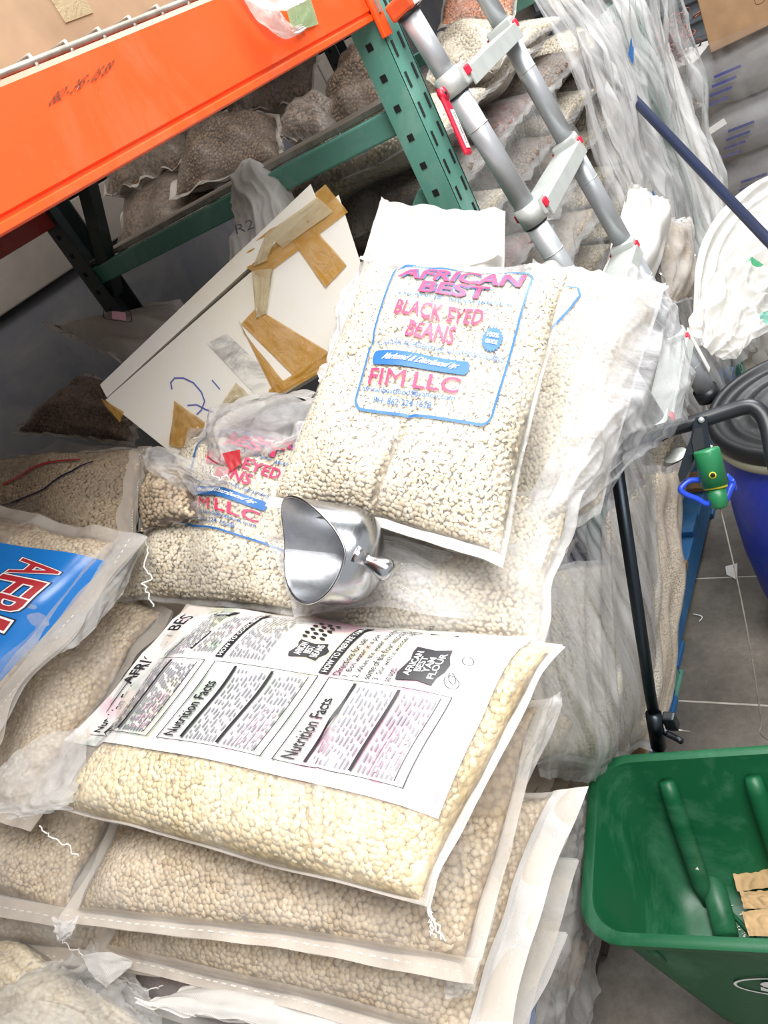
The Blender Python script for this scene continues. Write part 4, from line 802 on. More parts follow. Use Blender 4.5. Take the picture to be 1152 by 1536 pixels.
# crumpled paper bag and dark sacks behind it in the bay
pbg = ctrl_sheet('crumpled_bag', [[D(345, 300, 1.557), D(346, 262, 1.584), D(372, 236, 1.593), D(412, 258, 1.575), D(444, 300, 1.557)], [D(350, 330, 1.502), D(365, 300, 1.484), D(385, 275, 1.484), D(415, 285, 1.484), D(444, 320, 1.502)], [D(346, 362, 1.466), D(372, 350, 1.448), D(395, 335, 1.448), D(420, 335, 1.448), D(440, 350, 1.466)], [D(345, 440, 1.466), D(372, 430, 1.448), D(395, 420, 1.448), D(420, 420, 1.448), D(440, 430, 1.466)]], M['poly'], None, 60, 60, .008, 3, seed=151)
tag(pbg, 'crumpled grey white bag with scribbled mark behind the taped board', 'bag')
Pk = Print(lambda u, v, o: np.array([D(a, b, 1.435) for a, b in zip(np.atleast_1d(u), np.atleast_1d(v))]), [(355, 352), (382, 342), (378, 328), (352, 338)], 0, .03, (.04, .02)); Pk.text('R2', 0, 0, 1, 1, M['navy'], -.01); Pk.build(pbg)
def px_sack(name, label, cs, up, h, fill, bm=None, top='film', seed=1, hems=(), group=None, **kw):
    b = Bag([D(*c) for c in cs], up, h, h, (.04, .04, .04, .04), .04, 2.8, .6, .012, seed, .006); return b, sack(name, label, b, fill, bm, top, 'woven', hems, group, **kw)
U = (.3, -.5, .6)
px_sack('bean_sack', 'slack tapering poly sack with faded red mark lying deep under the beam', [(66, 486, 1.95), (210, 560, 1.75), (330, 520, 1.65), (270, 452, 1.85)], U, .03, 'brown_f', None, 'poly', 161)
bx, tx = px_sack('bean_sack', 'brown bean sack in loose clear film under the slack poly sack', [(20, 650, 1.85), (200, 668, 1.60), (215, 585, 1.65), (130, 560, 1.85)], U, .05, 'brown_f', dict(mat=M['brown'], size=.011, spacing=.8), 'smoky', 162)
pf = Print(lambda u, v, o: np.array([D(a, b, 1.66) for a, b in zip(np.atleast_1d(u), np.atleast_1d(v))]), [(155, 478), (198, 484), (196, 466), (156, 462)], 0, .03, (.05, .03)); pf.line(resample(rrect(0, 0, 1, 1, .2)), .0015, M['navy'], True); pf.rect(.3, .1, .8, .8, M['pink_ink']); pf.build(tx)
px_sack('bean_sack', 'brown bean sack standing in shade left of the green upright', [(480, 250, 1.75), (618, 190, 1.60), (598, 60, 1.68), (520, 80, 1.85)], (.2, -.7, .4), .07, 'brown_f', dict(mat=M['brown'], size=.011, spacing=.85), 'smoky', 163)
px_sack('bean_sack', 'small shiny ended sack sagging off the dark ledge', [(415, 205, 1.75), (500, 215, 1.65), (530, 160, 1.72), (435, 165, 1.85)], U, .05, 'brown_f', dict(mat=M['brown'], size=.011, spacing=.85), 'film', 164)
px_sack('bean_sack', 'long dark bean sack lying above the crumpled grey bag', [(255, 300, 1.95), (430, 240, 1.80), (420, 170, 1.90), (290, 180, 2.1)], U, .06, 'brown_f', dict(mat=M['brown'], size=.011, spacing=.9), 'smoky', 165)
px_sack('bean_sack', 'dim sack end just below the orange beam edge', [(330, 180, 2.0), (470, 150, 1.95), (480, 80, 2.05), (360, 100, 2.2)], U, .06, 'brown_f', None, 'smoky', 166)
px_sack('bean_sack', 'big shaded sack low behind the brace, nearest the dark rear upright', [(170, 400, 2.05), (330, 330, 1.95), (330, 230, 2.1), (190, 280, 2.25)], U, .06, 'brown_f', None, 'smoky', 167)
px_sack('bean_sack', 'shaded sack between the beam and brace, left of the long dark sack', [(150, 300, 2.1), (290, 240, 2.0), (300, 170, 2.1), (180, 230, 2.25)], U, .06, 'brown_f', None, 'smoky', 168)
MB().box((-1.25, 1.395, 1.585), (.50, .055, .006), None, .002).build('ledge_plate', M['galv'], rack)

# =================================================================== BAY BEHIND THE LADDER
def master(seed, fill, top, beans=None, w=.17, l=.26, h=.058):
    b = Bag([(l, -w, 0), (l, w, 0), (-l, w, 0), (-l, -w, 0)], (0, 0, 1), h, h, (.04, .04, .05, .05), .05, 2.6, .55, .008, seed, .004)
    t = empty('bean_sack', (0, 0, -h), 'x', 'sack', 'far bay sacks'); b.closed('filling', M[fill], t, -.006, 26, 26)
    if beans: b.beans(t, **beans)
    b.sheet('film_face', M[top], t, 1, .002, nu=36, nv=36); b.sheet('film_back', M[top], t, -1, .002, nu=36, nv=36); return t
def copy_tree(o, parent=None):
    c = o.copy(); COL.objects.link(c); c.parent = parent
    for ch in list(o.children): copy_tree(ch, c)
    return c
masters = [(master(201, 'brown_f', 'film', dict(mat=M['brown'], size=.0125, spacing=.85, sides=(1,), vmax=.35)), 'brown'), (master(202, 'bep_f', 'film', dict(mat=M['bep'], size=.0125, spacing=.85, vmax=.35)), 'pale'),
           (master(203, 'tan_f', 'hazy', dict(mat=M['tan'], size=.0125, spacing=.85, vmax=.35)), 'tan'), (master(204, 'red_f', 'film'), 'dark red')]
used = set(); ORD = ['topmost', 'second', 'third', 'fourth', 'fifth', 'sixth', 'seventh', 'eighth', 'ninth', 'tenth', 'eleventh', 'twelfth', 'thirteenth', 'fourteenth']
cols_ = [(1.60, 'just past the green upright'), (1.95, 'behind the ladder rungs'), (2.30, 'behind the right ladder rail'), (2.64, 'by the far green upright')]
pal_top = .135; nl = 13
for ci, (cy, where) in enumerate(cols_):
    n = nl if ci != 3 else 12
    for k in range(n):
        kind = [2, 0, 0, 3, 1, 0, 1, 2, 0, 3, 1, 0, 1][(k + ci * 5) % 13] if ci < 2 else [1, 2, 1, 0, 1][(k + ci) % 5]
        if ci == 0 and k == n - 1: kind = 1
        if ci == 0 and k == n - 4: kind = 3
        m, col = masters[kind]
        o = m if kind not in used else copy_tree(m); used.add(kind)
        o.location = (-.99 + random.uniform(-.03, .02) - .002 * k, cy + random.uniform(-.015, .015), pal_top + .002 + k * .108); o.rotation_euler = (random.uniform(-.03, .03), random.uniform(-.02, .05), random.uniform(-.06, .06))
        o['label'] = f'{col} bean sack, {ORD[n - 1 - k]} layer from the top, {where}'; o['group'] = 'far bay sacks'
# sacks on top of that stack, seen over the ladder cap
px_sack('bean_sack', 'pale bean sack beside the orange ladder cap', [(640, 125, 1.72), (742, 105, 1.65), (800, 40, 1.9), (655, 50, 1.95)], (0, -.3, 1), .05, 'bep_f', dict(mat=M['bep'], size=.012, spacing=.8), 'film', 171)
px_sack('bean_sack', 'sack of orange lentils at the top edge behind the ladder', [(655, 45, 1.95), (770, 35, 1.9), (790, -30, 2.1), (670, -40, 2.15)], (0, -.3, 1), .04, 'brown_f', dict(mat=m_beans('lentil', '#c56a35', '#dd8a50', '#eeb386'), size=.010, spacing=.75), 'film', 172)

def world_film(name, label, xf, y0, y1, z0, z1, mat, amp, f, an, seed, nu=130, nv=130, lean=0.0):
    U_, W_ = np.meshgrid(np.linspace(0, 1, nu), np.linspace(0, 1, nv), indexing='ij'); F1 = Field(seed, f, 9, an); F2 = Field(seed + 3, f * 2.5, 9, an); F3 = Field(seed + 7, 1.6)
    y = y0 + (y1 - y0) * U_ + lean * (W_ - .5) + .02 * F3(U_, W_) + .05 * (1 - W_) * 0; z = z0 + (z1 - z0) * W_ + .01 * F3(W_, U_)
    x = xf(U_, W_) + amp * (.5 * F1.ridge(U_, W_) + .25 * F2.ridge(U_, W_) + .9 * F3(U_ * 1.3 + 2, W_ * 1.6))
    o = mesh(name, np.stack([x, y, z], -1).reshape(-1, 3), grid_faces(nu, nv), M[mat], None, True); tag(o, label, 'stretch film'); return o
world_film('stretch_film', 'large sheet of shiny stretch film wrapped over the far bay stack, right of the ladder', lambda u, v: -.68 - .05 * (v > .85) * (v - .85) * 6, 1.98, 2.80, .2, 1.60, 'stretch', .022, 4, (2.2, .45), 301, lean=.12)
world_film('stretch_film', 'second loose layer of clear film bulging in front of the far bay stack', lambda u, v: -.625 - .05 * np.cos(u * 3), 2.10, 2.74, .3, 1.45, 'stretch', .02, 3, (1.6, .6), 305, lean=.2)
world_film('stretch_film', 'dusty thin film over the brown sacks behind the ladder', lambda u, v: -.715, 1.42, 2.02, .5, 1.42, 'film', .012, 3, (1, 1), 309, 80, 80)
b = Bag([AX(885, 480, -.63), AX(960, 480, -.60), AX(1010, 300, -.62), AX(945, 275, -.64)], (1, -.3, 0), .05, .03, (.03,) * 4, .03, 2.6, .6, .01, 311, .005)
sack('paper_sack', 'pale beige paper sack stuffed upright inside the film right of the ladder', b, 'bep_f', None, 'woven_w', 'woven_w', (), nu=50, nv=50)
b = Bag([AX(1000, 460, -.62), AX(1040, 450, -.60), AX(1035, 325, -.62), AX(985, 330, -.64)], (1, -.3, 0), .035, .03, (.03,) * 4, .03, 2.6, .6, .01, 312, .008)
sack('film_bundle', 'small knotted film bundle with a twisted tip beside the wrapped far stack', b, 'tan_f', None, 'tail', 'tail', (), cat='bag', nu=50, nv=50)
for i, (px, py, s_) in enumerate([(590, 40, 1), (620, 330, 1), (640, 180, 1)]):
    pass
for i, (yy, zz, w_) in enumerate([(2.42, 1.33, .05), (2.2, .98, .045), (2.55, .62, .05)]):
    P = ctrl_sheet('blue_print_scrap', [[(-.655, yy, zz), (-.650, yy + w_, zz + .03)], [(-.655, yy + .01, zz - .03), (-.650, yy + w_ + .01, zz)]], M['blue'], None, 8, 8, .002, 2, seed=320 + i)
    tag(P, ['small blue printed scrap high in the far film wrap', 'blue printed scrap halfway down the far film wrap', 'blue printed scrap low in the far film wrap'][i], 'scrap')

# =================================================================== PALLETS
def pallet(name, label, x0, x1, y0, y1, blue=True):
    pm0 = M['pblue'] if blue else M['wood_dark']
    t = empty(name, ((x0 + x1) / 2, (y0 + y1) / 2, 0), label, 'pallet'); pm = pm0
    for x in (x0 + .05, (x0 + x1) / 2, x1 - .05): MB().box((x, (y0 + y1) / 2, .018 + .05), (.048, (y1 - y0) / 2, .042), None, .003).build('stringer', (M['pdark'] if blue else pm0) if x < x1 - .2 else pm, t)
    n = 7
    for k in range(n):
        y = y0 + .05 + (y1 - y0 - .1) * k / (n - 1); MB().box(((x0 + x1) / 2, y, .1205), ((x1 - x0) / 2 + (.004 if k % 2 else 0), .045, .0095), None, .002).build('deck_board', M['wood'] if k % 2 else pm, t)
        if k % 3 == 0: MB().box(((x0 + x1) / 2, y, .010), ((x1 - x0) / 2, .045, .009), None, .002).build('base_board', pm, t)
    return t
pallet('pallet', 'blue painted wooden pallet under the near sack stack', -1.66, -.69, .72, 1.285); pallet('pallet', 'wooden pallet coloured dark for the shade under the front stack', -1.66, -.72, -.10, .70, False); pallet('pallet', 'blue painted wooden pallet under the far bay stack', -1.66, -.705, 1.375, 2.74)  # front pallet's dark wood colour stands in for the shadow there
# load on the near pallet: plain sacks that carry the ones in view
mp = master(230, 'tan_f', 'woven', None, .18, .27, .06); first = True
tops = {}
for xi, xc in enumerate((-.985, -1.46)):
    for yi, yc in enumerate((.30, .665, 1.03)):
        nn = 7 if (xi == 0 and yi < 2) else (8 if yi > 0 else 7)
        for k in range(nn):
            o = mp if first else copy_tree(mp); first = False
            o.location = (xc, yc, .132 + .112 * k); o.rotation_euler = (0, 0, random.uniform(-.03, .03))
            o['label'] = f'plain woven sack in the near load, {ORD[nn - 1 - k]} from the top, ' + ['front row', 'back row'][xi] + ', ' + ['nearest', 'middle', 'farthest'][yi] + ' column'; o['group'] = 'near pallet load'

# =================================================================== METAL SCOOP
def scoop():
    ctr = D(520, 832, .925); axis = nrm(D(420, 826, .932) - D(540, 838, .94)); tocam = nrm(CAM - ctr)
    opn = tocam; opn = nrm(opn - axis * np.dot(opn, axis)); opn = nrm(opn)
    wv = np.cross(axis, opn); r = .0565; th = .0022; t = empty('metal_scoop', ctr - np.array([0, 0, r]), 'polished metal feed scoop with open mouth lying between the sacks', 'scoop')
    nphi, nl_ = 56, 26
    up_ = R3 @ np.array([0, -1.0, 0]); sg = 1 if np.dot(wv, up_) > 0 else -1
    def L(phi): return .004 + .072 * ((1 + math.cos(phi)) / 2) ** .9 + (.030 * max(0, sg * math.sin(phi)) ** 1.5)    # phi 0 = trough, pi = toward opening
    def surf(rr, flare=1):
        V = []
        for i in range(nphi + 1):
            ph = 2 * math.pi * i / nphi
            for j in range(nl_):
                q = j / (nl_ - 1)
                if q < .42:      # domed back
                    a = q / .42 * math.pi / 2; rad = rr * math.sin(a) ** .8; ax = -.045 * math.cos(a)
                else: s_ = (q - .42) / .58; rad = rr * (1 + .10 * s_ * flare * (1 + math.cos(ph)) / 2); ax = L(ph) * s_
                V.append(ctr + axis * ax - opn * math.cos(ph) * rad * .96 + wv * math.sin(ph) * rad * 1.06)
        return V
    Vo = surf(r); Vi = surf(r - th); F = grid_faces(nphi + 1, nl_); k = len(Vo)
    rim = [((i) * nl_ + nl_ - 1, (i + 1) * nl_ + nl_ - 1, (i + 1) * nl_ + nl_ - 1 + k, i * nl_ + nl_ - 1 + k) for i in range(nphi)]
    mesh('scoop_bowl', Vo, np.vstack([F]), M['steel'], t, True)
    mesh('scoop_inside', Vi, np.vstack([F[:, ::-1]]), M['scoop_in'], t, True)
    mesh('rim', Vo + Vi, np.array(rim), M['steel'], t, False)
    MB().tube([np.array(Vo[i * nl_ + nl_ - 1]) for i in range(nphi + 1)], .0017, 6).build('rim_bead', M['steel'], t, True)
    h0 = D(546, 839, .884); h1 = D(590, 860, .880); dd = h1 - h0; u = np.linspace(0, 1, 12); rad = [.010, .0085, .0078, .0082, .0095, .0110, .0124, .0135, .0140, .0132, .0095, .0015]
    MB().tube([h0 + dd * x + opn * .004 * math.sin(3 * x) for x in u], rad, 18).build('scoop_handle', M['steel'], t, True)
    MB().tube([h0 - dd * .30, h0 - dd * .12, h0 + dd * .08], [.016, .013, .0095], 18).build('handle_socket', M['steel'], t, True)
scoop()

# =================================================================== LADDER
S_ = .85; T0 = CAM + (np.array([-.752, 1.564, 1.417]) - np.array([0, 0, 1.55])) * S_
dl = nrm((.156, .028, -.987)); wl_ = nrm((-.066, .998, .018)); wl_ = nrm(wl_ - dl * np.dot(wl_, dl)); nl__ = np.cross(dl, wl_); nl__ = nl__ if nl__[0] > 0 else -nl__
sp = .255; wid = .42 * S_
lad = empty('telescopic_ladder', T0 + dl * .87, 'aluminium telescopic ladder leaning on the rack, red lock lever on its left rail', 'ladder')
nseg = int(T0[2] / .987 / sp); total = T0[2] / .987
for s_i, off in ((0, 0.0), (1, wid)):
    o0 = T0 + wl_ * off; ups = .125 if s_i == 0 else .66
    total = (.785, .95)[s_i]; segs = [-ups] + [sp * k for k in (([0, 1, 2, 3]))] + [total]
    if s_i == 1: segs = [-.66, -sp * 2, -sp] + segs[1:]
    for k in range(len(segs) - 1):
        a, b_ = segs[k], segs[k + 1]; r = .0178 + .0014 * max(0, (a / sp) + (1 if a >= 0 else .4)); r = min(r, .029)
        MB().tube([o0 + dl * a, o0 + dl * (b_ + .002)], r, 28).build('rail_tube', M['alu'], lad, True)
        if k > 0:
            MB().tube([o0 + dl * (a + .02), o0 + dl * (a + .024)], r + .0012, 28).build('collar', M['blackp'], lad, True)
            MB().tube([o0 + dl * (a - .018), o0 + dl * (a + .020)], r + .003, 28).build('collar', M['alu_l'], lad, True)
            MB().tube([o0 + dl * (a + sp * .32), o0 + dl * (a + sp * .325)], r + .0008, 28).build('seam_ring', M['alu_l'], lad, True)
    MB().tube([o0 + dl * (total - .03), o0 + dl * total], .029, 20).build('rubber_foot', M['blackp'], lad, True)
for k in range(-2, 4):
    a = T0 + dl * sp * k + wl_ * .016; b_ = T0 + dl * sp * k + wl_ * (wid - .016); c = (a + b_) / 2; hw = np.linalg.norm(b_ - a) / 2
    if k < 0: a = T0 + dl * sp * k + wl_ * wid
    if k < 0: continue
    m_ = MB().box(c, (hw, .030, .004), [wl_, nl__, dl], .002); m_.box(c + nl__ * .030 + dl * .012, (hw, .0025, .015), [wl_, nl__, dl], .001); m_.box(c - nl__ * .030 + dl * .012, (hw, .0025, .015), [wl_, nl__, dl], .001); m_.box(c + dl * .006 + nl__ * .010, (hw, .0015, .006), [wl_, nl__, dl])
    g_ = m_.build('rung', M['alu_l'], lad)
    for q in (a, b_): MB().box(q, (.010, .033, .008), [wl_, nl__, dl], .003).build('red_clip', M['redp'], lad)
    for q in (a, b_): MB().box(q + dl * .001, (.014, .028, .018), [wl_, nl__, dl], .004).build('rung_bracket', M['alu_l'], lad)
top = T0 - dl * .125
MB().box(top - dl * .012, (.023, .023, .014), [wl_, nl__, dl], .005).build('end_cap', M['orangep'], lad); MB().box(top - dl * .012 + wl_ * .003 + nl__ * .004, (.021, .0205, .0125), [wl_, nl__, dl], .003).build('cap_face', M['white'], lad)
MB().tube([top + dl * .001, top + dl * .006], .022, 24).build('cap_ring', M['blackp'], lad, True)
# lock lever
l0 = AP(664, 142, T0 + nl__ * .026, nl__); l1 = AP(703, 232, T0 + nl__ * .026, nl__); ld = nrm(l1 - l0); lw = np.cross(ld, nl__)
MB().box((l0 + l1) / 2, (np.linalg.norm(l1 - l0) / 2, .0095, .004), [ld, lw, nl__], .0035).build('lock_lever', M['redp'], lad)
MB().tube([l0 - nl__ * .004, l0 + nl__ * .0055], .0105, 20).build('lever_pivot', M['redp'], lad, True); MB().tube([l0 + nl__ * .005, l0 + nl__ * .0065], .0035, 12).build('pivot_bolt', M['blackp'], lad, True)
MB().box(l0 + ld * .058, (.033, .0062, .0004), [ld, lw, nl__ * 1.0]).build('lever_back', M['redp'], lad)
lab = l0 + ld * .058 + nl__ * .0045; MB().box(lab, (.031, .0058, .0004), [ld, lw, nl__]).build('sticker', M['white'], lad)
e1, e2 = -ld, -lw
Pl = Print(lambda u, v, o: lab + np.outer(u - .5, e1) * .056 + np.outer(v - .5, e2) * .0075 + nl__ * (.0006 + o), [(0, 0), (1, 0), (1, 1), (0, 1)], .0002, .03, (.06, .01))
Pl.text('< PUSH LEVER TO LOCK', 0, .1, 1, .9, M['black'], .01); Pl.build(lad)
# white sticker low on the right rail
MB().box(T0 + wl_ * wid + dl * (sp * 3.2) + nl__ * .031, (.010, .001, .06), [wl_, nl__, dl]).build('sticker', M['white'], lad)

# =================================================================== BROOM POLE
ra = np.array([-.747, 2.486, 1.319]); rb = np.array([-.339, 1.878, .921]); rd = nrm(rb - ra); rend = ra + rd * (ra[2] / -rd[2] * .995)
pol = empty('broom_pole', rend, 'long navy pole crossing in front of the far film wrap', 'pole')
MB().tube([ra, rend], .0125, 20).build('pole_tube', M['navyp'], pol, True); MB().tube([ra - rd * .001, ra + rd * .004], .0105, 16).build('hollow_end', M['darkhole'], pol, True)

# =================================================================== SPREADER
sz = .50; e1 = nrm((.975, .195, 0)); e2 = np.array([-e1[1], e1[0], 0]); NLc = np.array([-.555, .439, sz]); FLc = np.array([-.597, .763, sz]); ww = .62; dp = float(np.dot(FLc - NLc, e2))
hc = np.array([NLc[0], NLc[1], 0]) + e1 * ww / 2 + e2 * dp / 2
spr = empty('spreader', (hc[0], hc[1], 0), 'green walk behind spreader hopper holding brown paper scraps, black handle', 'spreader')
hz0 = sz - .27
def ring(z, inl, inn, inf, r, n=8):
    """rounded rectangle at height z, inset left (and right), near and far"""
    x0, x1, y0, y1 = -ww / 2 + inl, ww / 2 - inl, -dp / 2 + inn, dp / 2 - inf; P = []
    for cx, cy, a0 in ((x1 - r, y1 - r, 0), (x0 + r, y1 - r, 90), (x0 + r, y0 + r, 180), (x1 - r, y0 + r, 270)):
        for k in range(n + 1): a = math.radians(a0 + 90 * k / n); P.append(np.array([hc[0], hc[1], z]) + e1 * (cx + r * math.cos(a)) + e2 * (cy + r * math.sin(a)))
    return P
rings = [ring(hz0 - .075, .10, .035, .12, .05), ring(sz - .13, .038, .024, .055, .055), ring(sz - .030, .016, .016, .016, .06), ring(sz - .018, .018, .014, .014, .06), ring(sz - .020, 0, 0, 0, .065), ring(sz - .004, -.003, -.003, -.003, .068), ring(sz + .001, .004, .004, .004, .062),
         ring(sz - .002, .016, .015, .015, .055), ring(sz - .028, .026, .022, .022, .052), ring(sz - .13, .046, .032, .062, .05), ring(hz0 + .03, .075, .045, .105, .045), ring(hz0 + .010, .10, .07, .135, .04)]
n_ = len(rings[0]); V = [p for r in rings for p in r]; F = [[i * n_ + k, i * n_ + (k + 1) % n_, (i + 1) * n_ + (k + 1) % n_, (i + 1) * n_ + k] for i in range(len(rings) - 1) for k in range(n_)]
F += [list(range(n_))[::-1], [(len(rings) - 1) * n_ + k for k in range(n_)]]
autosmooth(mesh('hopper', V, F, M['green'], spr, True), 50)
def hp(x, y, z): return np.array([hc[0], hc[1], 0]) + e1 * x + e2 * y + np.array([0, 0, z])
# moulded ribs inside: two on the far wall running down onto the floor, raised tunnel between
for xr in (-ww / 2 + .125, -ww / 2 + .265):
    MB().tube([hp(xr, dp / 2 - .034, sz - .035), hp(xr, dp / 2 - .045, sz - .06), hp(xr + .003, dp / 2 - .078, sz - .14), hp(xr + .005, dp / 2 - .115, hz0 + .045), hp(xr + .008, dp / 2 - .135, hz0 + .012)], [.012, .016, .017, .016, .010], 16).build('moulded_rib', M['green'], spr, True)
MB().tube([AZ(1048, 1240, hz0 + .012), AZ(1052, 1256, hz0 + .022), AZ(1070, 1330, hz0 + .022), AZ(1090, 1404, hz0 + .020)], [.012, .022, .022, .020], 18, True, 0, .9).build('moulded_tunnel', M['green'], spr, True)
for a, b_ in (((-.17, .05), (-.075, -.065)), ((-.135, .085), (-.085, .03))): MB().tube([hp(a[0], a[1], hz0 + .012), hp(b_[0], b_[1], hz0 + .011)], .004, 8).build('fold_ridge', M['green'], spr, True)
for xr in (-ww / 2 + .09, -ww / 2 + .32): MB().tube([hp(xr, -dp / 2 + .014, sz - .03), hp(xr + .008, -dp / 2 + .022, sz - .10)], .006, 8).build('outer_rib', M['green'], spr, True)
for x, y, z in ((-ww / 2 + .132, dp / 2 - .105, hz0 + .085), (-ww / 2 + .272, dp / 2 - .105, hz0 + .085), (-ww / 2 + .165, -dp / 2 + .085, hz0 + .016)): MB().lathe(hp(x, y, z), [(.0, .009), (.005, .008), (.0085, .004), (.009, 0)][::-1], 14, (0, -.5, .8)).build('bolt_head', M['white'], spr, True)
# oval badge with an S on the near wall
nn0 = hp(.02, -dp / 2 + .0165, sz - .030); nn1 = hp(.02, -dp / 2 + .024, sz - .13); dn = nrm(nn1 - nn0); nw = nrm(np.cross(e1, dn)); nw = nw if nw[1] < 0 else -nw
bc0 = AP(1192, 1480, nn0, nw)
Pb = Print(lambda u, v, o: bc0 + np.outer(u - .5, e1) * .17 - np.outer(v - .5, dn) * .075 + nw * (.0025 + o), [(0, 0), (1, 0), (1, 1), (0, 1)], .0004, .01, (.17, .075))
Pb.line([(.5 + .49 * math.cos(2 * math.pi * k / 48), .5 + .47 * math.sin(2 * math.pi * k / 48)) for k in range(48)], .0042, M['wink'], True)
Pb.text('S', .22, .24, .38, .78, M['wink'], .06, .25); Pb.build(spr)
def debris():
    m_ = MB()
    for _ in range(150):
        x = random.gauss(-.13, .05); y = random.gauss(-.035, .035)
        if -ww / 2 + .17 < x < .05 and -.075 < y < .09: s = random.uniform(.0007, .0018); m_.box(hp(x, y, hz0 + .0125), (s, s * .7, s * .6), [nrm(RNG.normal(0, 1, 3)) for _ in range(1)] * 1 and None)
    m_.build('crumbs', M['skin'], spr, kind='stuff')
debris()
# paper scraps (things lying in it)
for i, (q, lb) in enumerate([([(1096, 1290), (1150, 1290), (1165, 1330), (1107, 1338)], 'torn brown paper piece in the green hopper, farthest of the three'), ([(1110, 1338), (1165, 1334), (1165, 1362), (1116, 1364)], 'torn brown paper piece in the green hopper, middle of the three'), ([(1113, 1368), (1165, 1360), (1170, 1405), (1123, 1404)], 'curled brown paper piece in the green hopper, nearest of the three')]):
    z = hz0 + .040 + .004 * i; P = [AZ(x, y, z + (.01 if k in (1, 2) else 0)) for k, (x, y) in enumerate(q)]; G = [[P[0] + (P[3] - P[0]) * t + np.array([0, 0, .004 * math.sin(3 * t)]) for t in (0, .5, 1)], [P[1] + (P[2] - P[1]) * t + np.array([0, 0, .006 * math.sin(3 * t)]) for t in (0, .5, 1)]]
    tag(ctrl_sheet('paper_scrap', G, M['kraft'], None, 24, 24, .0025, 3, seed=401 + i), lb, 'paper', 'paper scraps in the hopper')
# pole, grip, trigger
Bp = D(988, 1112, 1.44); Bq_ = D(975, 1040, 1.40); Bt = D(925, 702, 1.18); Bk = D(921, 690, 1.17)
MB().tube([Bp, Bq_, Bt], .0105, 20).build('handle_pole', M['tube'], spr, True)
g0 = D(921, 692, 1.17); gp = [Bt, D(922, 685, 1.165), D(930, 672, 1.16), D(960, 656, 1.15), D(1040, 634, 1.12), D(1090, 618, 1.10), D(1122, 610, 1.085), D(1140, 618, 1.075), D(1152, 640, 1.065), D(1162, 690, 1.05), D(1180, 760, 1.03)]
def smooth(P, k=5):
    P = [np.array(p) for p in P]; out = []
    for i in range(len(P) - 1):
        p0 = P[max(i - 1, 0)]; p1 = P[i]; p2 = P[i + 1]; p3 = P[min(i + 2, len(P) - 1)]
        for j in range(k): t = j / k; out.append(.5 * (2 * p1 + (p2 - p0) * t + (2 * p0 - 5 * p1 + 4 * p2 - p3) * t * t + (3 * p1 - p0 - 3 * p2 + p3) * t ** 3))
    return out + [P[-1]]
MB().tube(smooth(gp), .0115, 18).build('grip_bar', M['blackp'], spr, True)
MB().tube([D(988, 1120, 1.44), D(980, 1070, 1.41)], .0145, 20).build('pole_socket', M['tube'], spr, True)
MB().tube([hp(-ww / 2 + .10, dp / 2 - .01, sz - .06), D(988, 1125, 1.45)], .011, 14).build('frame_tube', M['tube'], spr, True)
q0 = D(1008, 1090, 1.42); MB().box(D(1006, 1082, 1.42), (.012, .010, .018), None, .004).build('clamp', M['blackp'], spr); MB().tube([D(1000, 1100, 1.42), D(1016, 1108, 1.42), D(1022, 1112, 1.41)], .006, 10).build('clamp_knob', M['blackp'], spr, True); MB().tube([D(1010, 1094, 1.42), D(1035, 1098, 1.42)], .002, 8).build('clamp_pin', M['galv'], spr, True)
# trigger plate
t1 = 1.095
pl = [D(1044, 626, t1), D(1060, 624, t1), D(1064, 660, t1), D(1066, 670, t1), D(1048, 676, t1), D(1042, 688, t1), D(1028, 718, t1), D(1020, 724, t1), D(1017, 712, t1), D(1022, 694, t1), D(1036, 656, t1), D(1041, 632, t1)]
nt = nrm(CAM - pl[0]); MB().prism(pl, -nt * .014).build('trigger_lever', M['tube'], spr)
MB().prism([p + (sum(pl) / len(pl) - p) * .35 + nt * .0015 for p in pl[:6] + [pl[-2], pl[-1]]], -nt * .004).build('trigger_rib', M['blackp'], spr)
MB().tube([D(1052, 630, t1) + nt * .001, D(1052, 630, t1) + nt * .005], .0042, 14).build('pivot_bolt', M['alu'], spr, True)
MB().tube([D(1066, 668, 1.10), D(1067, 675, 1.10)], .0022, 8).build('cable_end', M['white'], spr, True)
gt0, gt1, gt2, gt3 = D(1059, 674, 1.085), D(1073, 728, 1.09), D(1073.5, 731, 1.09), D(1080, 761, 1.095)
MB().tube([gt0, gt0 + (gt1 - gt0) * .05, gt1], [.0165, .0178, .0185], 24).build('cable_grip', M['greenp'], spr, True)
MB().tube([gt1, gt2 + (gt3 - gt2) * .04], [.0165, .016], 24).build('cable_ring', M['yellow'], spr, True)
MB().tube([gt2, gt2 + (gt3 - gt2) * .9, gt3], [.0138, .0115, .009], 24).build('cable_nut', M['greenp'], spr, True)
gh = gt0 + (gt1 - gt0) * .72; gn = nrm(CAM - gh); MB().tube([gh + gn * .0175, gh + gn * .0195], .0048, 14).build('cable_window', M['yellow'], spr, True); MB().tube([gh + gn * .019, gh + gn * .0200], .0034, 12).build('window_slot', M['darkhole'], spr, True)
bl_ = [D(1056, 722, 1.10), D(1045, 720, 1.10), D(1032, 722, 1.10), D(1021, 734, 1.10), D(1030, 742, 1.10), D(1045, 748, 1.10), D(1060, 756, 1.10), D(1068, 752, 1.10)]
MB().tube(smooth(bl_), .0042, 10).build('control_lever', M['bluep'], spr, True); MB().tube(smooth([D(1088, 714, 1.12), D(1098, 724, 1.12), D(1094, 735, 1.12), D(1090, 745, 1.12), D(1088, 750, 1.12)]), .0055, 10).build('control_lever', M['bluep'], spr, True)
MB().box(D(1093, 728, 1.125), (.010, .004, .010), None, .002).build('control_lever', M['bluep'], spr)
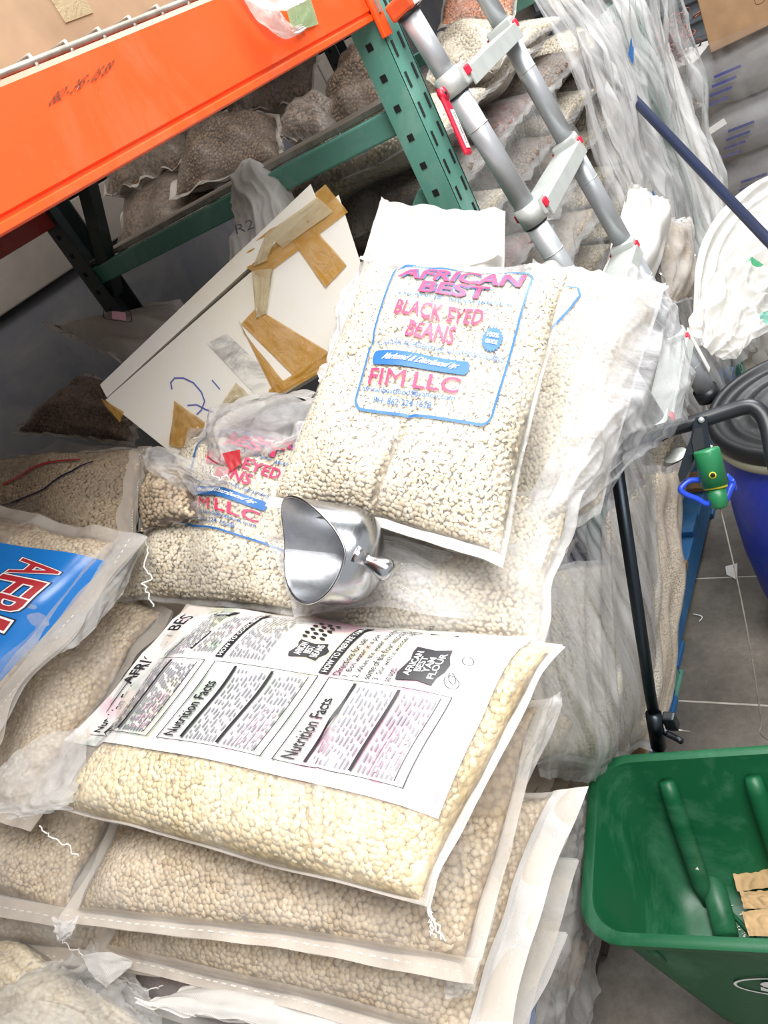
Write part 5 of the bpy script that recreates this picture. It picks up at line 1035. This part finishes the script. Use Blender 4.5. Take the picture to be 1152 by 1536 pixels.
cb = smooth([D(1080, 761, 1.095), D(1092, 810, 1.10), D(1112, 900, 1.12), D(1130, 1000, 1.15), D(1142, 1080, 1.18), D(1146, 1106, 1.19), hp(.05, dp / 2 + .0, sz - .06)])
MB().tube(cb, .0011, 8).build('cable', M['galv'], spr, True)
# chassis below
for s in (-1, 1):
    MB().lathe(hp(.06 + s * .17, 0.02, .11), [(.02, -.02), (.10, -.022), (.112, -.012), (.112, .012), (.10, .022), (.02, .02)], 28, e1).build('wheel', M['blackp'], spr, True)
    MB().tube([hp(.06 + s * .11, .02, .11), hp(.06 + s * .10, .0, hz0 - .06)], .009, 10).build('frame_tube', M['tube'], spr, True)
MB().tube([hp(-.14, .02, .11), hp(.26, .02, .11)], .007, 12).build('axle', M['galv'], spr, True)

# =================================================================== DRUM
bc_ = np.array([-.285, 1.59, 0]); br = .2; bh = .66
dr = empty('plastic_drum', bc_, 'blue plastic drum with a dusty black lid at the right edge', 'drum')
MB().lathe(bc_, [(.01, .0), (.155, .0), (.17, .012), (.186, .06), (.205, .16), (.214, .30), (.212, .42), (.206, .52), (.197, .60), (.192, .615), (.192, .64), (.02, .64)], 56).build('drum_body', M['barrel'], dr, True)
MB().lathe(bc_, [(.19, .612), (.204, .614), (.208, .622), (.208, .636), (.203, .644), (.19, .645)], 56).build('clamp_band', M['ring'], dr, True)
autosmooth(MB().lathe(bc_, [(.19, .640), (.206, .640), (.209, .648), (.209, .668), (.204, .676), (.194, .678), (.188, .672), (.182, .664), (.165, .663), (.160, .669), (.150, .669), (.145, .663), (.125, .662), (.120, .667), (.112, .667), (.108, .661), (.06, .660), (.0, .660)], 72).build('lid', M['lid'], dr, True), 60)

# =================================================================== RIGHT BACKGROUND
wcen = np.array([-.25, 2.16, 0])
def blob(name, c, R, H, mat, parent, seed, amp=.02, top=.5, squash=1, nu=70, nv=60, open_=False):
    th = np.linspace(0, 2 * math.pi, nu); t = np.linspace(0, 1, nv); U_, W_ = np.meshgrid(th, t, indexing='ij'); F1 = Field(seed, 1.0); F2 = Field(seed + 4, 2.4)
    x, y = np.cos(U_), np.sin(U_); rr = R * np.sin(np.pi * np.clip(.12 + W_ * .88, 0, 1)) ** top * (1 + 0 * U_)
    n1 = F1(x + W_ * 1.1, y + W_) ; n2 = F2.ridge(x * .8 + W_ * .6, y * .8 - W_)
    rr = rr + (amp * n1 + amp * .6 * n2) * np.clip(np.sin(np.pi * np.clip(W_ * .98 + .01, 0, 1)) * 2.5, 0, 1)
    P = np.stack([c[0] + rr * x, c[1] + rr * y * squash, c[2] + H * W_ + amp * .5 * n2 * np.clip(W_ * (1 - W_) * 6, 0, 1)], -1).reshape(-1, 3)
    return mesh(name, P, grid_faces(nu, nv), mat, parent, True)
wbag = empty('bulk_bag', (-.2, 2.15, 0), 'big open white plastic bag with crumpled liner behind the blue drum', 'bag')
blob('bag_body', (-.17, 2.15, .0), .32, .72, M['poly'], wbag, 501, .03, .35)
ctrl_sheet('upright_flap', [[D(1046, 520, 1.98), D(1042, 420, 2.02), D(1062, 345, 2.08), D(1108, 290, 2.12), D(1170, 255, 2.14), D(1240, 250, 2.15)], [D(1060, 520, 1.94), D(1062, 440, 2.0), D(1080, 380, 2.06), D(1120, 335, 2.10), D(1170, 310, 2.12), D(1240, 300, 2.13)], [D(1080, 540, 1.92), D(1090, 470, 1.98), D(1110, 430, 2.04), D(1140, 400, 2.07), D(1180, 380, 2.1), D(1240, 370, 2.1)]], M['poly'], wbag, 50, 70, .012, 3, seed=502)
ctrl_sheet('liner', [[D(1048, 505, 1.90), D(1052, 440, 1.92), D(1085, 400, 1.94), D(1130, 380, 1.96), D(1200, 370, 1.98)], [D(1060, 525, 1.86), D(1085, 480, 1.86), D(1115, 455, 1.87), D(1150, 440, 1.88), D(1210, 430, 1.9)], [D(1085, 540, 1.84), D(1110, 530, 1.82), D(1130, 510, 1.82), D(1160, 500, 1.83), D(1210, 500, 1.84)]], M['poly'], wbag, 70, 70, .022, 4, seed=503)
ctrl_sheet('green_print', [[D(1118, 392, 1.93), D(1128, 385, 1.93)], [D(1126, 410, 1.92), D(1145, 398, 1.92)]], m_print('green_ink', '#2f8a5c'), wbag, 8, 8, .003, 2, seed=504); ctrl_sheet('green_print', [[D(1140, 470, 1.84), D(1160, 462, 1.84)], [D(1142, 490, 1.83), D(1162, 480, 1.83)]], M['teal'], wbag, 8, 8, .003, 2, seed=505)
# grey wrapped sacks with carton on top
cgx, cgy = -.42, 3.75
for k in range(5):
    hz_ = .105; b = Bag([(-.80, 3.46, .105 + .21 * k), (-.06, 3.46, .105 + .21 * k), (-.06, 4.0, .105 + .21 * k), (-.80, 4.0, .105 + .21 * k)], (0, 0, 1), hz_, hz_, (.02,) * 4, .02, 6, .5, .006, 520 + k, .003)
    t = empty('grey_sack', (-.43, 3.73, .21 * k), f'grey printed sack under the cardboard box, {["bottom", "second from the floor", "middle", "fourth from the floor", "topmost"][k]} of its stack', 'sack', 'grey sacks'); b.closed('sack_body', M['grey_s'], t, 0, 30, 30)
    pk = Print(lambda u, v, o: np.stack([-.80 + .74 * u, np.full(np.shape(u), 3.452), .21 * k + .21 * v], -1), [(0, 0), (1, 0), (1, 1), (0, 1)], 0, .1, (.74, .21))
    for q in range(4): pk.rect(.12 + .02 * q, .2 + .14 * q, .22 + .03 * q, .25 + .14 * q, M['marker'])
    pk.build(t)
gw = world_film('stretch_film', 'dull grey stretch film around the sacks under the cardboard box', lambda u, v: -.84 + .0 * u, 3.40, 3.9, .0, 1.08, 'smoky', .01, 2, (1, 1), 530, 40, 60)
gs = ctrl_sheet('stretch_film', [[(-.82, 3.40, 1.10), (-.60, 3.40, 1.10), (-.2, 3.40, 1.08)], [(-.82, 3.40, .6), (-.60, 3.385, .6), (-.2, 3.40, .6)], [(-.82, 3.40, .03), (-.60, 3.40, .03), (-.2, 3.40, .03)]], M['smoky'], None, 60, 60, .012, 4, (1, .5), seed=531); tag(gs, 'hanging grey film sheet with a gathered top on the front of the grey sacks', 'stretch film')
st_ = AY(1075, 190, 3.385); MB().box(st_, (.035, .001, .012), [nrm((1, 0, .25)), (0, 1, 0), nrm((-.25, 0, 1))]).build('sticker', M['white'], gs)
kx = empty('cardboard_box', (-.40, 3.70, 1.06), 'brown cardboard shipping box on top of the grey wrapped sacks', 'box')
A3 = [nrm((1, .18, 0)), nrm((-.18, 1, 0)), (0, 0, 1)]; bxc = np.array([-.425, 3.69, 1.215]); hx, hy, hzb = .27, .20, .155
MB().box(bxc, (hx, hy, hzb), A3, .004).build('box_body', M['card'], kx)
for s in (-1, 1): MB().box(bxc + np.array(A3[2]) * (hzb + .003) + np.array(A3[1]) * s * hy / 2, (hx, hy / 2 - .001, .0025), A3).build('box_flap', M['card'], kx)
fr = bxc - np.array(A3[1]) * (hy + .0008); Pc = Print(lambda u, v, o: fr + np.outer(u - .5, A3[0]) * 2 * hx + np.outer(v - .5, A3[2]) * 2 * hzb, [(0, 0), (1, 0), (1, 1), (0, 1)], 0, .1, (.5, .3))
Pc.rect(.45, .80, .72, 1.0, M['wink'])
for k in range(3): Pc.rect(.12, .86 - .08 * k, .22 - .02 * k, .875 - .08 * k, M['brownink'])
for k in range(4): Pc.rect(.55, .32 + .08 * k, .60, .345 + .08 * k, M['brownink'])
Pc.line(resample(rrect(.32, .26, .38, .40, .03)), .002, M['brownink'], True); Pc.build(kx)
# chain heap and white sacks between far upright and the shutter
def chain(c, n, label):
    t = MB()
    for k in range(n):
        p = np.array(c) + RNG.normal(0, 1, 3) * (.05, .05, .05); a, b_ = nrm(RNG.normal(0, 1, 3)), None; b_ = nrm(np.cross(a, RNG.normal(0, 1, 3)))
        t.tube([p + a * .022 * math.cos(q) + b_ * .014 * math.sin(q) for q in np.linspace(0, 2 * math.pi, 9)], .004, 6)
    o = t.build('rusty_chain', M['chain'], None, True); tag(o, label, 'chain', kind='stuff'); return o
ch0 = D(1012, 60, 3.4); chain(ch0, 60, 'tangled rusty chain heap beside the cardboard box')
cs = Bag([ch0 + np.array([-.10, -.08, -.10]), ch0 + np.array([.14, -.08, -.10]), ch0 + np.array([.14, .16, -.10]), ch0 + np.array([-.10, .16, -.10])], (0, 0, 1), .03, .04, (.03,) * 4, .03, 3, .6, .006, 541, .003)
for k in range(int((ch0[2] - .14) / .12)):
    o = copy_tree(masters[1][0]); o.location = (ch0[0] - .10, ch0[1] + .12, .002 + .117 * k); o.rotation_euler = (0, 0, .1); o['label'] = f'pale sack in the column carrying the rusty chain, {ORD[6 - k] if k < 7 else "upper"} from the top'; o['group'] = 'chain column sacks'
sack('white_sack', 'white sack end under the rusty chain', cs, None, None, 'woven_w', 'woven_w', (), nu=30, nv=30)
cur = Bag([np.array([-.80, 3.02, .01]), np.array([-.62, 3.0, .01]), AY(1012, 90, 3.1), AY(985, 10, 3.1)], (.3, -1, 0), .03, .03, (.02,) * 4, .02, 3, .6, .008, 545, .004)
sack('white_sack', 'tall white sack standing behind the far green upright', cur, None, None, 'woven_w', 'woven_w', (), nu=40, nv=40)

# small floor debris
dp_ = AZ(1047, 925, .003); tw_ = MB().tube(smooth([dp_ + np.array([-.015, .01, 0]), dp_ + np.array([0, .004, .003]), dp_ + np.array([.012, -.002, 0]), dp_ + np.array([.006, -.018, 0])]), .0016, 6).build('string_scrap', M['thread'], None, True); tag(tw_, 'curled white string scrap on the grey floor tile', 'string')
pp_ = [AZ(1088, 850, .002), AZ(1106, 845, .002), AZ(1106, 870, .002), AZ(1090, 862, .002)]; o = MB().prism(pp_, (0, 0, .001)).build('paper_scrap', M['white'], None); tag(o, 'white paper scrap on the floor at the foot of the blue drum', 'paper')
